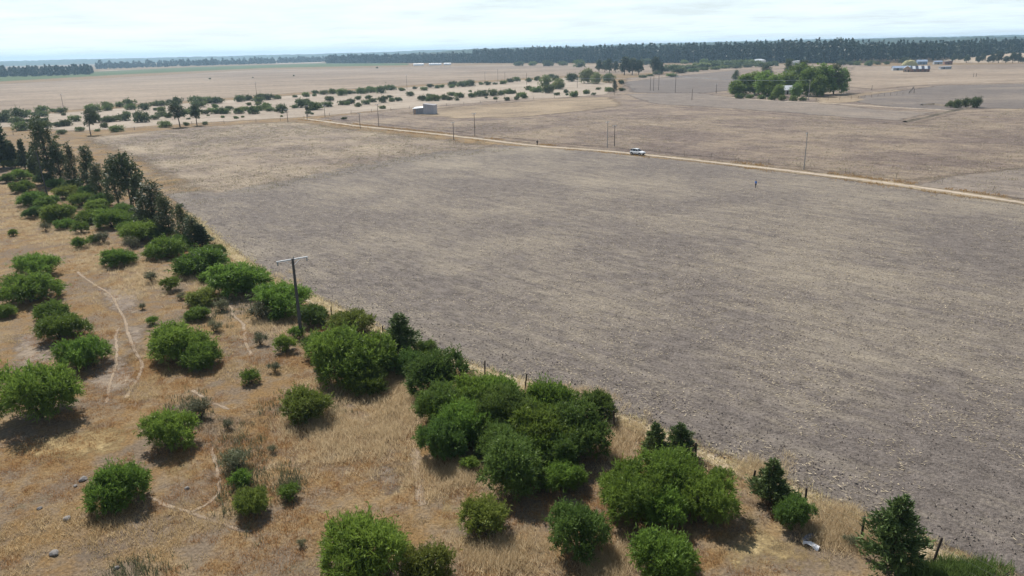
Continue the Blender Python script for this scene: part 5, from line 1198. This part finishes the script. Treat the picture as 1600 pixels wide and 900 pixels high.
# ------------------------------------------------------------------ grass, weeds, straw and clods (uncountable)
PASTURE = [g2(*q) for q in [(-700, 1250), (-900, 330), (-60, 285), (30, 275), (215, 292)] + FENCE_EDGE[1:] + [(1900, 1250)]]
def blades(name, label, cat, C, n_per, h, w, mat, seed, lean=0.45, spread=0.12, hs=None):
    g = np.random.default_rng(seed); n = len(C); k = n * n_per
    P = np.repeat(C, n_per, 0) + np.concatenate([g.standard_normal((k, 2)) * spread, np.zeros((k, 1))], 1)
    H = np.repeat((np.ones(n) if hs is None else hs) * g.uniform(0.55, 1.3, n), n_per) * h * g.uniform(0.6, 1.2, k)
    a = g.uniform(0, 2 * math.pi, k); ln = g.uniform(0.1, 1, k) * lean * H
    tip = P + np.stack([np.cos(a) * ln, np.sin(a) * ln, H], 1); b = g.uniform(0, 2 * math.pi, k); s = np.stack([np.cos(b), np.sin(b), np.zeros(k)], 1) * (w * g.uniform(.6, 1.4, k))[:, None]
    P[:, 2] -= 0.02
    V = np.stack([P - s, P + s, tip], 1).reshape(-1, 3); t = np.clip(np.repeat(g.random(n), n_per) * .6 + g.random(k) * .4, 0, 1)
    return tag(link(name, mesh_np(name, V, 3, t), mat), label, cat, kind='stuff')
def scatter(poly, n, seed, ymin, ymax, xmin=-120, xmax=60):
    g = np.random.default_rng(seed); lo = np.array([max(min(p[0] for p in poly), xmin), max(min(p[1] for p in poly), ymin)]); hi = np.array([min(max(p[0] for p in poly), xmax), min(max(p[1] for p in poly), ymax)])
    out = np.zeros((0, 2)); it = 0
    while len(out) < n and it < 40:
        c = g.uniform(lo, hi, (n * 2, 2)); c = c[pip(c[:, 0], c[:, 1], poly)]; out = np.vstack([out, c]); it += 1
    out = out[:n]; return np.concatenate([out, np.zeros((len(out), 1))], 1)
C = np.vstack([scatter(PASTURE, 52000, 21, 26, 75, -75), scatter(PASTURE, 26000, 22, 75, 175, -150)])
nz = 0.45 * vnoise(C, 0.2, 1) + 0.35 * vnoise(C, 0.9, 2) + 0.2 * vnoise(C, 2.5, 3); kp = nz > 0.44; C, nz = C[kp], nz[kp]
tone = vnoise(C, 0.13, 5) * 0.7 + vnoise(C, 0.6, 6) * 0.3
for nm, lab, sel, h_, w_, mt, sd in (('ochre_grass', 'low ochre dry grass covering the rough pasture', (tone > .30) & (tone <= .64), 0.26, 0.018, 'ochregrass', 31), ('dry_grass', 'pale straw-coloured grass in patches over the rough pasture', tone > .64, 0.34, 0.020, 'drygrass', 32), ('brown_grass', 'brown withered grass in patches over the rough pasture', tone <= .30, 0.24, 0.018, 'browngrass', 30)):
    blades(nm, lab, 'grass', C[sel], 9, h_, w_ * .75, M[mt], sd, 1.2, 0.15, 0.5 + 2.2 * (nz[sel] - .44))
# tall pale grass that grows along the hedge and around the thickets
TG = [(222, 440, 60, 30), (70, 345, 70, 25), (150, 390, 60, 25), (200, 415, 50, 20), (90, 365, 60, 20), (15, 345, 40, 30), (440, 505, 60, 25), (520, 600, 40, 30), (612, 585, 30, 40), (560, 690, 110, 45), (500, 660, 60, 30), (610, 640, 30, 50), (700, 745, 70, 25), (970, 690, 35, 45), (1300, 820, 60, 30), (1335, 845, 40, 16), (780, 870, 60, 30), (340, 445, 40, 25), (420, 440, 40, 14), (950, 880, 40, 30), (640, 610, 20, 40), (20, 330, 60, 18), (300, 430, 50, 16), (860, 615, 90, 8), (1180, 745, 30, 25)]
g = np.random.default_rng(77); pts = []
for x, y, rx, ry in TG:
    k = int(rx * ry * 0.28) + 110; q = g.standard_normal((k // 7, 2)) * 0.55
    for a, b in q:
        c0 = gp(x + a * rx, y + b * ry); pts += [c0 + np.array([g.normal(0, .32), g.normal(0, .32), 0]) for _ in range(7)]
tall = np.array(pts); tall[:, 2] = 0
blades('tall_grass', 'tall pale dry grass clumps along the hedge', 'grass', tall, 11, 0.55, 0.012, M['palegrass'], 33, 1.0, 0.22)
edge_pts = []
E2 = [np.array(g2(*q)) for q in FENCE_EDGE[1:]]
for a, b in zip(E2[:-1], E2[1:]):
    L = np.linalg.norm(b - a); n_ = (b - a)[::-1] * np.array([-1, 1]) / L
    for _ in range(int(L * 26)): edge_pts.append((*(a + (b - a) * g.random() + n_ * g.normal(0.0, 0.7)), 0.0))
blades('margin_grass', 'pale grass strip along the fence at the field edge', 'grass', np.array(edge_pts), 7, 0.42, 0.022, M['palegrass'], 34, 1.0, 0.15)
TRW = [np.array(g2(*q)) for q in TRACK[:-1]]; vp = []
for a, b in zip(TRW[:-1], TRW[1:]):
    L = np.linalg.norm(b - a); n_ = (b - a)[::-1] * np.array([-1, 1]) / L
    for _ in range(int(L * 9)):
        s = g.choice([-1, 1], p=[.35, .65]); vp.append((*(a + (b - a) * g.random() + n_ * s * (2.2 + abs(g.normal(0, 1.3)))), 0.0))
blades('verge_grass', 'dry ochre grass on the verges of the dirt track', 'grass', np.array(vp)[vnoise(np.array(vp), .12, 4) > .5], 6, 0.42, 0.05, M['ochregrass'], 35, 1.0, 0.35)
wp = np.array([gp(1490 + g.normal(0, 32), 898 + g.normal(0, 7)) for _ in range(700)]); wp[:, 2] = 0
blades('green_weeds', 'bright green grassy weeds at the bottom right corner', 'weeds', wp, 8, 0.7, 0.03, M['weed'], 36, 0.6, 0.15)
gw = np.vstack([np.array([gp(x + g.normal(0, rx), y + g.normal(0, ry)) for _ in range(k)]) for x, y, rx, ry, k in [(420, 480, 22, 12, 260), (330, 480, 20, 14, 200), (300, 640, 16, 14, 160), (380, 740, 20, 35, 330), (450, 760, 12, 14, 120), (220, 890, 30, 12, 60), (110, 330, 40, 10, 260), (480, 640, 28, 10, 220), (740, 720, 10, 8, 90)]]); gw[:, 2] = 0
blades('grey_green_weeds', 'grey-green weedy growth between the shrubs', 'weeds', gw, 8, 0.45, 0.025, M['grey'], 37, 0.7, 0.18)

FIELD = [g2(*q) for q in [(285, 322)] + FENCE_EDGE[2:] + [(2300, 1100), (2300, 425), (1900, 364), (1600, 321), (1400, 292), (1250, 273), (1100, 256), (960, 241), (860, 233), (640, 250), (400, 300)]]
def litter_bits(name, label, cat, C, L, w, z, mat, seed, ang, jit):
    g = np.random.default_rng(seed); k = len(C); a = ang + g.normal(0, jit, k); d = np.stack([np.cos(a), np.sin(a), g.normal(0, .25, k)], 1); s = np.stack([-np.sin(a), np.cos(a), g.normal(0, .4, k)], 1)
    L = (L * g.uniform(.5, 1.5, k))[:, None]; w = (w * g.uniform(.6, 1.4, k))[:, None]; P = C + np.array([0, 0, z])
    V = np.stack([P - d * L, P + s * w, P + d * L, P - s * w], 1).reshape(-1, 3); V[:, 2] = np.maximum(V[:, 2], np.repeat(C[:, 2], 4) + 0.02)
    return tag(link(name, mesh_np(name, V, 4, g.random(k)), mat), label, cat, kind='stuff')
def clods(name, label, C, r, seed):
    g = np.random.default_rng(seed); k = len(C); r = r * g.uniform(.5, 1.6, k) ** 1.3
    base = np.array([[1, 0, 0], [0, 1, 0], [-1, 0, 0], [0, -1, 0], [0, 0, 1]], float)
    V5 = base[None] * (r[:, None, None] * g.uniform(.6, 1.4, (k, 5, 3))); an = g.uniform(0, 6.28, k); c, s = np.cos(an)[:, None], np.sin(an)[:, None]
    X, Y = V5[..., 0] * c - V5[..., 1] * s, V5[..., 0] * s + V5[..., 1] * c; Q = np.stack([X, Y, np.abs(V5[..., 2]) * .8], -1) + C[:, None]; Q[:, 4, 2] += .02; Q[:, 4, :2] += g.normal(0, .3, (k, 2)) * r[:, None]
    V = np.stack([Q[:, i] for f in ((0, 1, 4), (1, 2, 4), (2, 3, 4), (3, 0, 4)) for i in f], 1).reshape(-1, 3)
    return tag(link(name, mesh_np(name, V, 3, np.repeat(g.random(k), 4)), M['clod']), label, 'clods', kind='stuff')
S1 = scatter(FIELD, 150000, 51, 28, 235, -80, 130); S1 = S1[rng.random(len(S1)) < np.clip((220 - np.hypot(S1[:, 0] * .5, S1[:, 1])) / 170, 0.04, 1)]
nz = .5 * vnoise(S1, .12, 9) + .5 * vnoise(S1, .5, 10); S1 = S1[nz > .42]; S1[:, 2] = relief(S1, 0.10, 0.9)
litter_bits('straw_litter', 'pale straw lying over the ploughed earth', 'straw', S1, 0.14, 0.024, 0.05, M['straw'], 53, FURROW, .8)
S2 = scatter(FIELD, 100000, 54, 28, 190, -70, 130); S2 = S2[rng.random(len(S2)) < np.clip((175 - np.hypot(S2[:, 0] * .5, S2[:, 1])) / 130, 0.04, 1)]; S2[:, 2] = relief(S2, 0.10, 0.9)
clods('earth_clods', 'clods of dry grey earth on the ploughed field', S2, 0.052, 56)
ST = [g2(*q) for q in [(130, 222), (300, 200), (470, 190), (560, 201), (700, 217), (840, 231), (640, 254), (400, 303), (290, 324), (222, 282), (165, 248)]]
BR = [g2(*q) for q in [(640, 198), (960, 180), (1290, 183), (1415, 193), (1600, 170), (1800, 190), (1900, 355), (1600, 309), (1250, 262), (960, 231), (840, 222), (740, 209)]]
C3 = scatter(ST, 7000, 57, 100, 400, -250, 60); C3 = C3[.5 * vnoise(C3, .07, 3) + .5 * vnoise(C3, .25, 4) > .40]
C3[:, 2] = relief(C3, 0.32, 0.36)
blades('stubble_tufts', 'tufts of straw stubble on the pale field behind the ploughed one', 'stubble', C3, 6, 0.24, 0.07, M['straw'], 58, 1.4, .5)
C4 = scatter(BR, 9000, 59, 120, 500, -150, 350); C4 = C4[.5 * vnoise(C4, .06, 5) + .5 * vnoise(C4, .22, 6) > .42]
C4[:, 2] = relief(C4, 0.38, 0.32)
blades('stubble_tufts', 'tufts of straw stubble on the brown field beyond the track', 'stubble', C4, 6, 0.22, 0.07, M['straw'], 60, 1.4, .5)

# ------------------------------------------------------------------ haze: one closed box of thin air round everything
def haze():
    m = bpy.data.materials.new('haze_air'); m.use_nodes = True; nt = m.node_tree; nt.nodes.clear()
    o = nt.nodes.new('ShaderNodeOutputMaterial'); v = nt.nodes.new('ShaderNodeVolumePrincipled')
    v.inputs['Color'].default_value = (0.52, 0.77, 1.0, 1); v.inputs['Density'].default_value = HAZE; v.inputs['Anisotropy'].default_value = 0.25
    nt.links.new(v.outputs[0], o.inputs['Volume'])
    ob = MB().box((0, 200, 44.5), (23000, 23000, 91)).build('haze', m); tag(ob, 'thin pale summer haze lying over the plain', 'haze', kind='stuff')
HAZE = 0.000125
haze()
